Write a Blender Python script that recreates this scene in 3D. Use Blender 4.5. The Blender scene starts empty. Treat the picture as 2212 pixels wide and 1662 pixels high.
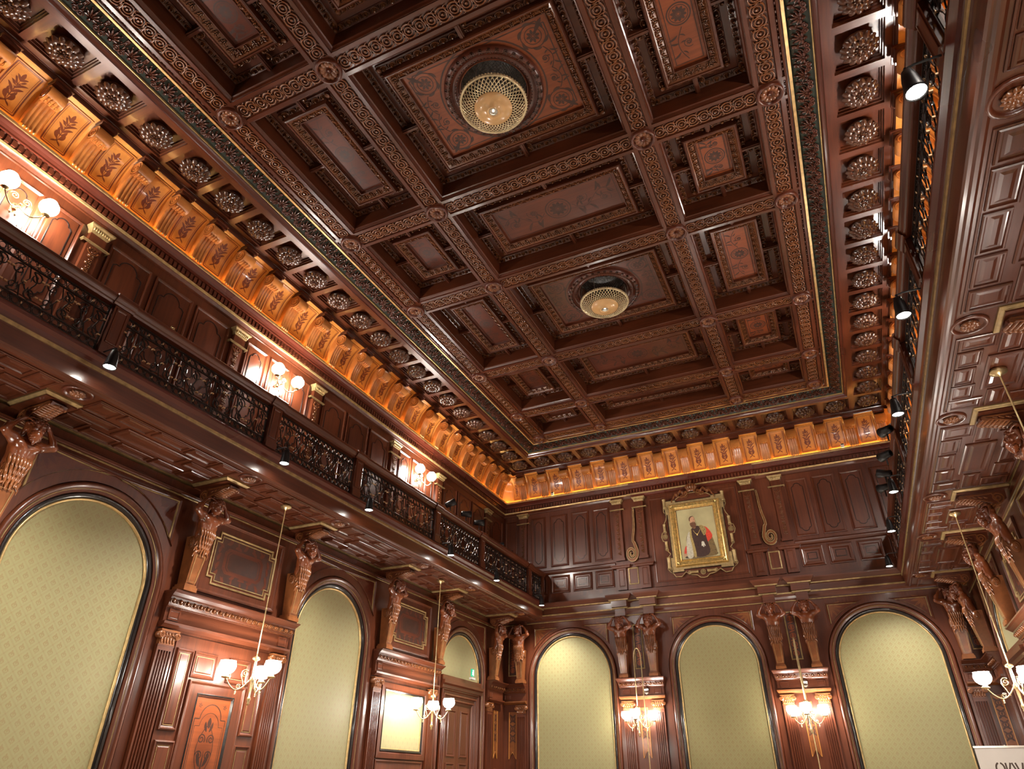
E_GLOBE=52; E_SC=95; E_LENS=60; E_LED=30; E_SPOT=260; E_CAN=230; EXPO=1.05
import bpy, math, random
import numpy as np
from mathutils import Matrix, Vector
random.seed(7); np.random.seed(7)
SC = bpy.context.scene
COL = SC.collection
PI = math.pi
A_ = np.array

# ------------------------------------------------------------------ meshes
class MB:
    """collects shapes and links them as ONE mesh object"""
    def __init__(s, M=None):
        s.V = []; s.F = []; s.S = []; s.n = 0; s.M = None if M is None else np.array(M, float)
    def add(s, vf, smooth=False, M=None):
        V, F = vf
        V = np.asarray(V, float).reshape(-1, 3)
        if M is not None:
            M = np.asarray(M, float); V = V @ M[:3, :3].T + M[:3, 3]
        if s.M is not None:
            V = V @ s.M[:3, :3].T + s.M[:3, 3]
        s.V.append(V)
        if isinstance(F, np.ndarray): F = [F]
        for f in F:
            f = np.asarray(f, int)
            if f.ndim == 1: f = f[None, :]
            if len(f) == 0: continue
            s.F.append(f + s.n); s.S.append(smooth)
        s.n += len(V)
        return s
    def mesh(s, name, mat):
        me = bpy.data.meshes.new(name)
        V = np.concatenate(s.V) if s.V else np.zeros((0, 3))
        loops = np.concatenate([f.ravel() for f in s.F]) if s.F else np.zeros(0, int)
        tot = np.concatenate([np.full(len(f), f.shape[1]) for f in s.F])
        st = np.concatenate([[0], np.cumsum(tot)[:-1]])
        sm = np.concatenate([np.full(len(f), k) for f, k in zip(s.F, s.S)])
        me.vertices.add(len(V)); me.vertices.foreach_set('co', V.ravel())
        me.loops.add(len(loops)); me.loops.foreach_set('vertex_index', loops.astype(np.int32))
        me.polygons.add(len(tot)); me.polygons.foreach_set('loop_start', st.astype(np.int32))
        me.polygons.foreach_set('use_smooth', sm.astype(bool))
        me.update(calc_edges=True); me.validate()
        if mat is not None: me.materials.append(mat)
        return me
    def obj(s, name, mat, parent=None, origin=None):
        if origin is not None and parent is None:
            o_ = np.array(origin, float)
            s.V = [v - o_ for v in s.V]
        ob = bpy.data.objects.new(name, s.mesh(name, mat)); COL.objects.link(ob)
        if parent is not None: ob.parent = parent
        elif origin is not None: ob.location = origin
        return ob

def tag(o, label=None, cat=None, group=None, kind=None):
    if label: o['label'] = label
    if cat: o['category'] = cat
    if group: o['group'] = group
    if kind: o['kind'] = kind
    return o
def thing(name, label, cat, loc=(0, 0, 0), rz=0, group=None, kind=None):
    o = bpy.data.objects.new(name, None); COL.objects.link(o)
    o.empty_display_size = .05
    o.location = loc; o.rotation_euler = (0, 0, rz)
    return tag(o, label, cat, group, kind)
def dup(root, loc, rz, label=None, scale=None):
    def cp(o, parent):
        c = o.copy(); COL.objects.link(c); c.parent = parent
        for ch in o.children: cp(ch, c)
        return c
    r = cp(root, None); r.location = loc; r.rotation_euler = (0, 0, rz)
    if scale is not None: r.scale = scale
    if label: r['label'] = label
    return r
class Proto:
    """first call moves the prototype itself, later calls copy it"""
    def __init__(s, root): s.r = root; s.used = False
    def put(s, loc, rz, label, scale=None):
        if not s.used:
            s.used = True; s.r.location = loc; s.r.rotation_euler = (0, 0, rz); s.r['label'] = label
            if scale is not None: s.r.scale = scale
            return s.r
        return dup(s.r, loc, rz, label, scale)

# ------------------------------------------------------------------ shapes  (verts, [faces])
BF = np.array([[0,1,3,2],[4,6,7,5],[0,4,5,1],[2,3,7,6],[0,2,6,4],[1,5,7,3]])
def box(x0, x1, y0, y1, z0, z1):
    return A_([(x,y,z) for x in (x0,x1) for y in (y0,y1) for z in (z0,z1)], float), [BF]
def grid_faces(n, m, closed_n=False, closed_m=False):
    N = n if closed_n else n-1; Mm = m if closed_m else m-1
    i, j = np.meshgrid(np.arange(N), np.arange(Mm), indexing='ij')
    a = i*m+j; b = ((i+1)%n)*m+j; c = ((i+1)%n)*m+(j+1)%m; d = i*m+(j+1)%m
    return np.stack([a,b,c,d],-1).reshape(-1,4)
def grid(P, cn=False, cm=False):
    P = np.asarray(P, float); n, m = P.shape[:2]
    return P.reshape(-1,3), [grid_faces(n, m, cn, cm)]
def rect_rings(u0, u1, v0, v1, prof, cap=True, outward=False):
    """mitred moulding round a rectangle: prof = [(inset, depth)]; result (u, depth, v)"""
    s = -1 if outward else 1
    P = []
    for i, d in prof:
        i = s*i
        P.append([(u0+i,d,v0+i),(u1-i,d,v0+i),(u1-i,d,v1-i),(u0+i,d,v1-i)])
    P = A_(P, float); n = len(P)
    F = [grid_faces(n, 4, False, True)]
    if cap: F.append(A_([[4*(n-1)+k for k in range(4)]]))
    return P.reshape(-1,3), F
def room_ring(x0, x1, y0, y1, prof, sides=(1,1,1,1)):
    """moulding round the room: prof=[(outset, z)]; sides = front,right,back,left"""
    P = A_([[(x0-o,y0-o,z),(x1+o,y0-o,z),(x1+o,y1+o,z),(x0-o,y1+o,z)] for o, z in prof], float)
    n = len(P); F = []
    for k in range(4):
        if sides[k]:
            F.append(A_([[i*4+k,i*4+(k+1)%4,(i+1)*4+(k+1)%4,(i+1)*4+k] for i in range(n-1)]))
    return P.reshape(-1,3), F
def extr(poly, d0, d1, cap0=False):
    """polygon [(u,v)] pushed out from depth d0 to d1 -> (u,d,v)"""
    p = np.asarray(poly, float); n = len(p)
    V = np.zeros((2*n,3)); V[:n,0]=p[:,0]; V[:n,2]=p[:,1]; V[:n,1]=d0
    V[n:,0]=p[:,0]; V[n:,2]=p[:,1]; V[n:,1]=d1
    F = [A_([[i,(i+1)%n,n+(i+1)%n,n+i] for i in range(n)]), A_([np.arange(n)+n])]
    if cap0: F.append(A_([np.arange(n)]))
    return V, F
def profile_run(prof, u0, u1):
    """moulding of (d, v) profile running along u with end caps"""
    p = np.asarray(prof, float); n = len(p)
    V = np.zeros((2*n,3)); V[:n,0]=u0; V[n:,0]=u1
    V[:n,1]=p[:,0]; V[n:,1]=p[:,0]; V[:n,2]=p[:,1]; V[n:,2]=p[:,1]
    return V, [A_([[i,i+1,n+i+1,n+i] for i in range(n-1)]), A_([np.arange(n)]), A_([np.arange(n)+n])]
def ledge(prof, u0, u1, d0=0.0, k=1.0):
    """moulding returning at both ends (mitred): prof [(d, v)]"""
    P = []
    for d, v in prof:
        e = (d-d0)*k
        P.append([(u0-e,d0,v),(u0-e,d,v),(u1+e,d,v),(u1+e,d0,v)])
    P = A_(P, float); n = len(P)
    return P.reshape(-1,3), [grid_faces(n,4)]
def lathe(prof, n=16, c=(0,0,0), caps=False):
    p = np.asarray(prof, float)
    a = np.linspace(0, 2*PI, n, endpoint=False)
    P = np.stack([np.outer(p[:,0],np.cos(a))+c[0], np.outer(p[:,0],np.sin(a))+c[1], np.repeat(p[:,1:2],n,1)+c[2]],-1)
    V, F = grid(P, cm=True)
    if caps:
        F = F+[A_([np.arange(n)]), A_([np.arange(n)+n*(len(p)-1)])]
    return V, F
def dome(rx, ry, rz, nu=8, nv=3, c=(0,0,0), rot=0.0, full=False):
    """half ellipsoid bulging to +z (or a full one)"""
    a = np.linspace(0,2*PI,nu,endpoint=False)
    b = np.linspace(-PI/2 if full else 0, PI/2, nv+1)[(1 if full else 0):-1]
    X = np.outer(np.cos(b),np.cos(a))*rx; Y = np.outer(np.cos(b),np.sin(a))*ry; Z = np.outer(np.sin(b),np.ones(nu))*rz
    if rot:
        X, Y = X*math.cos(rot)-Y*math.sin(rot), X*math.sin(rot)+Y*math.cos(rot)
    P = np.stack([X+c[0],Y+c[1],Z+c[2]],-1); n = len(b)
    V = np.concatenate([P.reshape(-1,3),[[c[0],c[1],c[2]+rz]]])
    F = [grid_faces(n,nu,False,True), A_([[(n-1)*nu+i,(n-1)*nu+(i+1)%nu,n*nu] for i in range(nu)])]
    if full:
        V = np.concatenate([V,[[c[0],c[1],c[2]-rz]]])
        F.append(A_([[(i+1)%nu,i,n*nu+1] for i in range(nu)]))
    return V, F
def tube(path, r, k=5, closed=False, caps=True):
    p = np.asarray(path, float); n = len(p)
    r = np.broadcast_to(np.asarray(r, float), (n,))
    if closed: t = np.roll(p,-1,0)-np.roll(p,1,0)
    else: t = np.gradient(p, axis=0)
    t /= np.linalg.norm(t,axis=1)[:,None]+1e-12
    ref = A_([0,0,1.0]) if abs(t[0][2])<.9 else A_([1.0,0,0])
    nn = np.cross(t[0],ref); nn /= np.linalg.norm(nn)
    N = [nn]
    for i in range(1,n):
        v = N[-1]-t[i]*(N[-1]@t[i]); l = np.linalg.norm(v)
        N.append(v/l if l>1e-9 else N[-1])
    N = A_(N); B = np.cross(t,N)
    a = np.linspace(0,2*PI,k,endpoint=False)+PI/4
    P = p[:,None,:]+r[:,None,None]*(N[:,None,:]*np.cos(a)[None,:,None]+B[:,None,:]*np.sin(a)[None,:,None])
    V, F = grid(P, cn=closed, cm=True)
    if caps and not closed: F = F+[A_([np.arange(k)]), A_([np.arange(k)+k*(n-1)])]
    return V, F
def torus(R, r, n=16, k=5, c=(0,0,0)):
    a = np.linspace(0,2*PI,n,endpoint=False)
    return tube(np.stack([R*np.cos(a)+c[0],R*np.sin(a)+c[1],np.full(n,c[2])],-1), r, k, closed=True)
def spiral(c, r0, r1, a0, turns, n=20):
    t = np.linspace(0,1,n); r = r0+(r1-r0)*t; a = a0+turns*2*PI*t
    return np.stack([c[0]+r*np.cos(a), c[1]+r*np.sin(a)],-1)
def merge(*vfs):
    V = []; F = []; n = 0
    for v, f in vfs:
        v = np.asarray(v,float).reshape(-1,3); V.append(v)
        for q in (f if not isinstance(f,np.ndarray) else [f]):
            q = np.asarray(q,int)
            if q.ndim==1: q = q[None,:]
            F.append(q+n)
        n += len(v)
    # join equal-size face arrays
    by = {}
    for q in F: by.setdefault(q.shape[1],[]).append(q)
    return np.concatenate(V), [np.concatenate(x) for x in by.values()]
def xf(vf, sx=1, sy=1, sz=1, rot=0, t=(0,0,0)):
    V, F = vf; V = np.asarray(V,float)*A_([sx,sy,sz])
    if rot:
        c, s = math.cos(rot), math.sin(rot); V = V@A_([[c,s,0],[-s,c,0],[0,0,1]])
    return V+A_(t,float), F
def run(mb, tile, pitch, p0, p1, nrm, smooth=True, skip=None, flip=False):
    """repeat a tile (x along, y across, z out) from p0 to p1"""
    p0 = A_(p0,float); p1 = A_(p1,float); L = np.linalg.norm(p1-p0)
    k = max(1,int(round(L/pitch))); t = (p1-p0)/L; n_ = A_(nrm,float); b = np.cross(n_,t)
    if flip: b = -b
    s = L/k/pitch; V, F = tile
    V = np.asarray(V,float)
    W = np.outer(V[:,0]*s,t)+np.outer(V[:,1],b)+np.outer(V[:,2],n_)
    pos = p0+np.outer((np.arange(k)+.5)*L/k,t)
    nv = len(V)
    allV = (pos[:,None,:]+W[None]).reshape(-1,3)
    off = np.arange(k)*nv
    mb.add((allV,[(f[None]+off[:,None,None]).reshape(-1,f.shape[1]) for f in F]), smooth)
# 2-D inlay strokes: strips lying in a plane, (u,v) pairs -> quad strips
def stroke(path, w):
    p = np.asarray(path,float); n = len(p); w = np.broadcast_to(np.asarray(w,float),(n,))
    t = np.gradient(p,axis=0); t /= np.linalg.norm(t,axis=1)[:,None]+1e-12
    q = np.stack([-t[:,1],t[:,0]],-1)*w[:,None]/2
    return np.concatenate([p+q,p-q]), A_([[i,i+1,n+i+1,n+i] for i in range(n-1)])
def leaf2(x, y, ang, L, w, bend=0.0, n=7):
    s = np.linspace(0,1,n); a = ang+bend*(s-.0)
    px = x+np.concatenate([[0],np.cumsum(np.cos(a[:-1])*L/(n-1))]); py = y+np.concatenate([[0],np.cumsum(np.sin(a[:-1])*L/(n-1))])
    return stroke(np.stack([px,py],-1), w*np.sin(PI*(.04+.92*s))**.8)
def ring2(x, y, r, w, n=20):
    a = np.linspace(0,2*PI,n+1); return stroke(np.stack([x+r*np.cos(a),y+r*np.sin(a)],-1), w)
def disc2(x, y, r, n=12):
    a = np.linspace(0,2*PI,n,endpoint=False)
    return np.concatenate([np.stack([x+r*np.cos(a),y+r*np.sin(a)],-1),[[x,y]]]), A_([[i,(i+1)%n,n,n] for i in range(n)])
def flower2(x, y, r, k=8):
    out = []
    for i in range(k):
        a = 2*PI*i/k; out.append(leaf2(x+.25*r*math.cos(a),y+.25*r*math.sin(a),a,.75*r,.42*r))
    out.append(ring2(x,y,.2*r,.1*r,10))
    return out
def flat(mb, shapes, f, smooth=False):
    """lay 2-D shapes through f(u,v)->(n,3)"""
    for kq, (P, F) in enumerate(shapes):
        F = [q[:3] if q[2]==q[3] else q for q in F.tolist()]
        t3 = [q for q in F if len(q)==3]; t4 = [q for q in F if len(q)==4]
        fs = []
        if t3: fs.append(A_(t3))
        if t4: fs.append(A_(t4))
        Q = f(P[:,0],P[:,1]); du = f(P[:,0]+.001,P[:,1])-Q; dv = f(P[:,0],P[:,1]+.001)-Q
        nn = np.cross(du,dv); nn /= np.linalg.norm(nn,axis=1)[:,None]+1e-15
        mb.add((Q+nn*(kq%9-4)*.00022,fs), smooth)
def mirror2(shapes, mx=True, my=False):
    out = []
    for P, F in shapes:
        for a in ((1,-1) if mx else (1,)):
            for b in ((1,-1) if my else (1,)):
                out.append((P*A_([a,b]),F))
    return out
def move2(shapes, dx=0, dy=0, s=1.0, rot=0.0):
    c, q = math.cos(rot)*s, math.sin(rot)*s
    return [(P@A_([[c,q],[-q,c]])+A_([dx,dy]),F) for P,F in shapes]

# ------------------------------------------------------------------ materials
def nt(name):
    m = bpy.data.materials.new(name); m.use_nodes = True
    t = m.node_tree; b = t.nodes['Principled BSDF']; return m, t, b
def node(t, typ, **kw):
    n = t.nodes.new(typ)
    for k, v in kw.items(): setattr(n, k, v)
    return n
def wood(name, col, dark, axis='z', rough=.3, coat=.35, grain=1.0, bump=.05):
    m, t, b = nt(name)
    tc = node(t,'ShaderNodeTexCoord'); mp = node(t,'ShaderNodeMapping')
    s = {'x':(.9,16,16),'y':(16,.9,16),'z':(16,16,.9),'n':(6,6,6)}[axis]
    mp.inputs['Scale'].default_value = s
    t.links.new(tc.outputs['Object'],mp.inputs['Vector'])
    no = node(t,'ShaderNodeTexNoise'); no.inputs['Scale'].default_value = 1.3; no.inputs['Detail'].default_value = 5; no.inputs['Roughness'].default_value = .65; no.inputs['Distortion'].default_value = .6
    t.links.new(mp.outputs['Vector'],no.inputs['Vector'])
    big = node(t,'ShaderNodeTexNoise'); big.inputs['Scale'].default_value = 1.1; big.inputs['Detail'].default_value = 2
    t.links.new(tc.outputs['Object'],big.inputs['Vector'])
    ad = node(t,'ShaderNodeMath',operation='MULTIPLY_ADD'); ad.inputs[1].default_value = .55; ad.inputs[2].default_value = 0
    t.links.new(big.outputs['Fac'],ad.inputs[0])
    sm = node(t,'ShaderNodeMath',operation='MULTIPLY_ADD'); sm.inputs[1].default_value = .6*grain
    t.links.new(no.outputs['Fac'],sm.inputs[0]); t.links.new(ad.outputs[0],sm.inputs[2])
    rp = node(t,'ShaderNodeValToRGB'); rp.color_ramp.elements[0].position = .3; rp.color_ramp.elements[1].position = .8
    rp.color_ramp.elements[0].color = (*dark,1); rp.color_ramp.elements[1].color = (*col,1)
    t.links.new(sm.outputs[0],rp.inputs['Fac']); t.links.new(rp.outputs['Color'],b.inputs['Base Color'])
    rr = node(t,'ShaderNodeMath',operation='MULTIPLY_ADD'); rr.inputs[1].default_value = .25; rr.inputs[2].default_value = rough-.1
    t.links.new(big.outputs['Fac'],rr.inputs[0]); t.links.new(rr.outputs[0],b.inputs['Roughness'])
    b.inputs['Coat Weight'].default_value = coat*.8; b.inputs['Coat Roughness'].default_value = .12
    if bump:
        bp = node(t,'ShaderNodeBump'); bp.inputs['Strength'].default_value = bump; bp.inputs['Distance'].default_value = .01
        t.links.new(no.outputs['Fac'],bp.inputs['Height']); t.links.new(bp.outputs['Normal'],b.inputs['Normal'])
    return m
def plain(name, col, rough=.5, metal=0.0, var=.25, scale=9, bump=0.0, coat=0.0):
    m, t, b = nt(name)
    tc = node(t,'ShaderNodeTexCoord'); no = node(t,'ShaderNodeTexNoise'); no.inputs['Scale'].default_value = scale; no.inputs['Detail'].default_value = 4
    t.links.new(tc.outputs['Object'],no.inputs['Vector'])
    rp = node(t,'ShaderNodeValToRGB'); rp.color_ramp.elements[0].position = .3; rp.color_ramp.elements[1].position = .7
    rp.color_ramp.elements[0].color = (*[c*(1-var) for c in col],1); rp.color_ramp.elements[1].color = (*[min(1,c*(1+var)) for c in col],1)
    t.links.new(no.outputs['Fac'],rp.inputs['Fac']); t.links.new(rp.outputs['Color'],b.inputs['Base Color'])
    b.inputs['Roughness'].default_value = rough; b.inputs['Metallic'].default_value = metal; b.inputs['Coat Weight'].default_value = coat
    if bump:
        bp = node(t,'ShaderNodeBump'); bp.inputs['Strength'].default_value = bump; bp.inputs['Distance'].default_value = .01
        t.links.new(no.outputs['Fac'],bp.inputs['Height']); t.links.new(bp.outputs['Normal'],b.inputs['Normal'])
    return m
def glow(name, col, strength, base=(.8,.8,.8)):
    m, t, b = nt(name)
    b.inputs['Base Color'].default_value = (*base,1)
    b.inputs['Emission Color'].default_value = (*col,1); b.inputs['Emission Strength'].default_value = strength
    return m
MAH = (.146,.0365,.0130); MAHD = (.028,.0066,.0028)
W_X = wood('mahogany_grain_across', MAH, MAHD, 'x')
W_Y = wood('mahogany_grain_along', MAH, MAHD, 'y')
W_Z = wood('mahogany_grain_upright', MAH, MAHD, 'z')
W_N = wood('mahogany_carved', (.145,.034,.0135), (.034,.008,.0035), 'n', rough=.3, coat=.4, bump=.1)
W_RED = wood('mahogany_red_trim', (.13,.024,.011), (.042,.008,.004), 'y', rough=.28)
W_TAN = wood('worn_walnut_carving', (.27,.090,.026), (.075,.021,.006), 'n', rough=.3, coat=.45, bump=.15)
W_CAR = wood('carved_figure_wood', (.25,.066,.020), (.075,.017,.005), 'n', rough=.27, coat=.5, bump=.3)
W_EGG = wood('brown_egg_carving', (.21,.072,.022), (.06,.018,.006), 'n', rough=.27, coat=.5, bump=.12)
W_OLD = wood('dark_polished_carving', (.085,.028,.012), (.025,.008,.004), 'n', rough=.25, coat=.5, bump=.1)
W_INL = wood('inlay_ground', (.32,.075,.017), (.12,.025,.007), 'x', rough=.34, coat=.25, bump=.02)
W_DRK = wood('inlay_panel_dark', (.16,.036,.013), (.05,.012,.006), 'x', rough=.3, coat=.35, bump=.03)
W_FIG = plain('inlay_figure', (.050,.016,.008), .45, coat=.08)
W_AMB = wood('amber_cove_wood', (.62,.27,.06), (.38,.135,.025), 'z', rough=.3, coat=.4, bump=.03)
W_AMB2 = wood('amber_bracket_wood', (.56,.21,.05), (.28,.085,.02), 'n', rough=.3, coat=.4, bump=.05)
W_AMF = plain('amber_inlay_figure', (.15,.032,.008), .4, coat=.2)
GILT = plain('gilding', (.58,.40,.17), .38, .55, .22, 14, .06)
GILD = plain('dull_gilding', (.36,.245,.105), .42, .45, .3, 14, .08)
GOLDF = plain('frame_gold', (.80,.56,.20), .28, .8, .25, 20, .05)
GREEN = plain('frieze_green_paint', (.022,.034,.024), .5, 0, .3, 8)
EBONY = plain('ebony_band', (.012,.009,.008), .25, 0, .2, 9, 0, .4)
IRON = plain('black_iron', (.016,.012,.010), .35, .5, .3, 20, 0, .2)
BRASS = plain('brass', (.60,.46,.24), .3, .85, .15, 18)
BRASSC = plain('worn_brass_collar', (.42,.27,.14), .4, .5, .2, 30)
BLACKM = plain('black_lamp_metal', (.01,.01,.011), .4, .2, .2, 15)
STEEL = plain('pale_metal', (.55,.5,.42), .3, .85, .1, 20)
# ------------------------------------------------------------------ the room's measurements (metres)
CX = [-5.797, -4.185, -.966, .670]                       # ceiling beam lines across the room
CY = [-4.34, -3.02, -1.06, 1.54, 3.482, 6.079, 8.017, 10.573, 12.506, 13.810]
ZB = 9.10                                                # underside of the beams
XC = -2.53
XL, XR, YB = -7.60, 2.54, 15.60                          # lower walls
UXL, UXR, UYB = -7.67, 2.61, 15.68                       # gallery walls
YF = -6.15                                               # wall behind the camera
PIER = [3.45, 5.92, 7.83, 10.33, 12.18, 14.65]
ORD = ['first','second','third','fourth','fifth','sixth','seventh','eighth','ninth','tenth','eleventh','twelfth','thirteenth','fourteenth','fifteenth','sixteenth','seventeenth','eighteenth','nineteenth','twentieth','twenty-first','twenty-second','twenty-third','twenty-fourth','twenty-fifth','twenty-sixth']
CE = A_([[1,0,0,0],[0,0,1,0],[0,1,0,0],[0,0,0,1]],float)   # (u,d,v) -> x=u, y=v, z=d
WL = A_([[0,1,0,XL],[1,0,0,0],[0,0,1,0],[0,0,0,1]],float)  # left wall (u,d,v)
WR = A_([[0,-1,0,XR],[1,0,0,0],[0,0,1,0],[0,0,0,1]],float)
WB = A_([[1,0,0,0],[0,-1,0,YB],[0,0,1,0],[0,0,0,1]],float)
ULM = WL.copy(); ULM[0,3] = UXL
URM = WR.copy(); URM[0,3] = UXR
UBM = WB.copy(); UBM[1,3] = UYB
LOC = A_([[1,0,0,0],[0,-1,0,0],[0,0,1,0],[0,0,0,1]],float) # (u,d,v) -> local x, -y, z of a wall piece
RZ = {'left':PI/2,'right':-PI/2,'back':0.0}
def wp(side, u, d=0.0, v=0.0):
    return {'left':(XL+d,u,v),'right':(XR-d,u,v),'back':(u,YB-d,v)}[side]
def up(side, u, d=0.0, v=0.0):
    return {'left':(UXL+d,u,v),'right':(UXR-d,u,v),'back':(u,UYB-d,v)}[side]

# ------------------------------------------------------------------ carved tiles
def tile_egg(p, w, h):
    a = np.linspace(-.15*PI,1.15*PI,8)
    sh = tube(np.stack([.40*p*np.cos(a+PI), .44*w*np.sin(a+PI)+.04*w, np.full(8,.28*h)],-1), .07*w, 4, caps=False)
    return merge(dome(.24*p,.36*w,h,8,3,(0,.02*w,0)), sh, dome(.055*p,.36*w,.7*h,5,2,(.5*p,-.05*w,0)))
def tile_gui(p, w, h):
    return merge(torus(.42*w,.062*w,14,4,(0,0,.3*h)), torus(.235*w,.05*w,10,4,(0,0,.35*h)), dome(.12*w,.12*w,h,7,2),
                 tube(A_([(.5*p,.47*w,.2*h),(.30*p,.40*w,.45*h),(.40*p,.1*w,.5*h),(.5*p,0,.4*h),(.6*p,-.1*w,.5*h),(.70*p,-.4*w,.45*h),(.5*p,-.47*w,.2*h)]),.04*w,4,caps=False))
def tile_leaf(p, w, h):
    L = [dome(.07*p,.46*w,h,5,2)]
    for s in (-1,1):
        L += [dome(.26*p,.10*w,.9*h,6,2,(s*.2*p,.22*w,0),s*.55), dome(.25*p,.10*w,.9*h,6,2,(s*.2*p,-.03*w,0),s*.75), dome(.2*p,.08*w,.8*h,6,2,(s*.16*p,-.27*w,0),s*.95)]
    L.append(dome(.08*p,.3*w,.8*h,5,2,(.5*p,.1*w,0)))
    return merge(*L)
def tile_dart(p, w, h):
    return merge(dome(.3*p,.3*w,h,6,2), box(.42*p,.5*p,-.4*w,.4*w,0,.5*h))
def tile_bead(p, r): return dome(r,r,r,6,2)
def tile_box(p, w, h): return box(-.32*p,.32*p,-w/2,w/2,0,h)

# ------------------------------------------------------------------ ceiling
ceiling = thing('ceiling', None, None, ((CX[0]+CX[3])/2, 4.8, ZB), kind='structure')
COFF = A_(ceiling.location)
def cpart(mb, name, mat, parent=None):
    mb.V = [v-COFF for v in mb.V]
    o = mb.obj(name, mat, parent or ceiling); return o
# a dark deck above everything closes the room
mb = MB(); mb.add(box(CX[0]-2.2,CX[3]+2.2,YF-.3,CY[-1]+2.3,9.75,9.85)); cpart(mb,'deck',W_X)
HB = .205
bprof = [(-HB,.38),(-HB,.06),(-.19,.05),(-.175,.02),(-.165,.02),(-.165,0),(-.115,0),(-.105,.028),(.105,.028),(.115,0),(.165,0),(.165,.02),(.175,.02),(.19,.05),(HB,.06),(HB,.38)]
GUI = tile_gui(.150,.20,.035)
def beam(p0, p1, mat, dz=0.0):
    p0 = A_(p0,float); p1 = A_(p1,float); t = (p1-p0)/np.linalg.norm(p1-p0); b = A_([-t[1],t[0]])
    P = A_([[(q[0]+b[0]*o,q[1]+b[1]*o,ZB+z+dz) for o, z in bprof] for q in (p0,p1)])
    mb = MB(); mb.add(grid(P))
    o = cpart(mb,'beam',mat)
    return o
def guil(beamob, segs):
    mb = MB()
    for q0, q1 in segs:
        run(mb, GUI, .150, (*q0,ZB+.026), (*q1,ZB+.026), (0,0,-1))
    cpart(mb,'guilloche_carving',W_TAN,beamob)
for x in CX:
    o = beam((x,CY[0]-.2),(x,CY[-1]+.2),W_Y)
    guil(o, [((x,CY[i]+.16),(x,CY[i+1]-.16)) for i in range(2,9)])
for y in CY:
    o = beam((CX[0]-.2,y),(CX[3]+.2,y),W_X,.0015)
    if y > 1: guil(o, [((CX[i]+.16,y),(CX[i+1]-.16,y)) for i in range(3)])

# bosses at the crossings
def petal(r0, r1, w, z0, z1, cup, ang, ns=6, rip=.0):
    s = np.linspace(0,1,ns)[:,None]; t = np.linspace(-1,1,7)[None,:]
    wd = w*np.sin(PI*(.10+.78*s))**.8
    r = r0+(r1-r0)*s*(1-.05*t*t); q = wd*t
    z = z0+(z1-z0)*np.sin(PI*s*.86)+cup*t*t*np.sin(PI*s)-.35*cup*(1-np.abs(t))*np.sin(PI*s)+rip*np.cos(3*PI*t)*np.sin(PI*s)
    c, k = math.cos(ang), math.sin(ang)
    return grid(np.stack([r*c-q*k, r*k+q*c, -z],-1))
def flower_head(R, H, n1=14, n2=10):
    L = [petal(.30*R,R,.225*R,.30*H,.80*H,-.28*H,2*PI*i/n1,6,.07*H) for i in range(n1)]
    L += [petal(.12*R,.64*R,.20*R,.62*H,1.0*H,-.22*H,2*PI*(i+.5)/n2,6,.06*H) for i in range(n2)]
    L.append(lathe([(.88*R,-.0*H),(.85*R,-.3*H),(.5*R,-.55*H),(.05*R,-.7*H)],14))
    return merge(*L)
boss = thing('ceiling_boss','', 'carved boss', group='carved bosses at the beam crossings')
mb = MB(); mb.add(lathe([(.165,.03),(.165,-.03),(.155,-.05),(.140,-.052),(.128,-.035),(.122,-.01),(.02,-.005)],24),True); mb.obj('rim',W_N,boss)
mb = MB()
for i in range(11): mb.add(petal(.04,.122,.034,.005,.032,-.012,2*PI*i/11),True)
mb.obj('petal_ring',W_TAN,boss)
mb = MB(); mb.add(xf(dome(.038,.038,.034,9,3),1,1,-1),True); mb.obj('button',W_N,boss)
PB = Proto(boss)
colname = ['left edge beam','left middle beam','right middle beam','right edge beam']
rowname = {3:'the crossbeam nearest the viewer',4:'the crossbeam before the nearer lamp',5:'the crossbeam just beyond the nearer lamp',6:'the crossbeam before the farther lamp',7:'the crossbeam just beyond the farther lamp',8:'the last but one crossbeam',9:'the end crossbeam by the portrait wall'}
for j in range(4,10):
    for i in range(4):
        PB.put((CX[i],CY[j],ZB-.0),0,'round carved boss where %s meets the %s'%(rowname[j],colname[i]))

# coffers
EGG = tile_egg(.125,.092,.055); LEAF = tile_leaf(.13,.10,.030); BEADT = tile_dart(.05,.022,.012)
def arab_corner(R):
    """inlay for one spandrel beside a round opening; corner at origin, growing +u,+v"""
    S = []
    return S
def vine(L, W, k):
    """undulating vine from u=0 to L with curling shoots, leaves and flowers"""
    u = np.linspace(0,L,12*k); am = .20*W
    S = [stroke(np.stack([u,am*np.sin(u/L*PI*k)],-1),.011)]
    for q in range(k):
        uc = L*(q+.5)/k; sg = 1 if q%2==0 else -1
        S.append(stroke(spiral((uc,-sg*.10*W),.012,.17*W,sg*PI/2,-sg*1.35,22),.010))
        S += flower2(uc,-sg*.10*W,.085*W,7)
        for d_, an, ln in ((-.30,.9,.24),(-.05,1.5,.20),(.22,.7,.24)):
            S.append(leaf2(uc+d_*L/k,sg*am*.9,sg*an,ln*W*1.3,.07*W,sg*.7))
            S.append(leaf2(uc+d_*L/k,sg*am*.6,-sg*(an+.5),ln*W*.8,.05*W,sg*.9))
    return S
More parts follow.
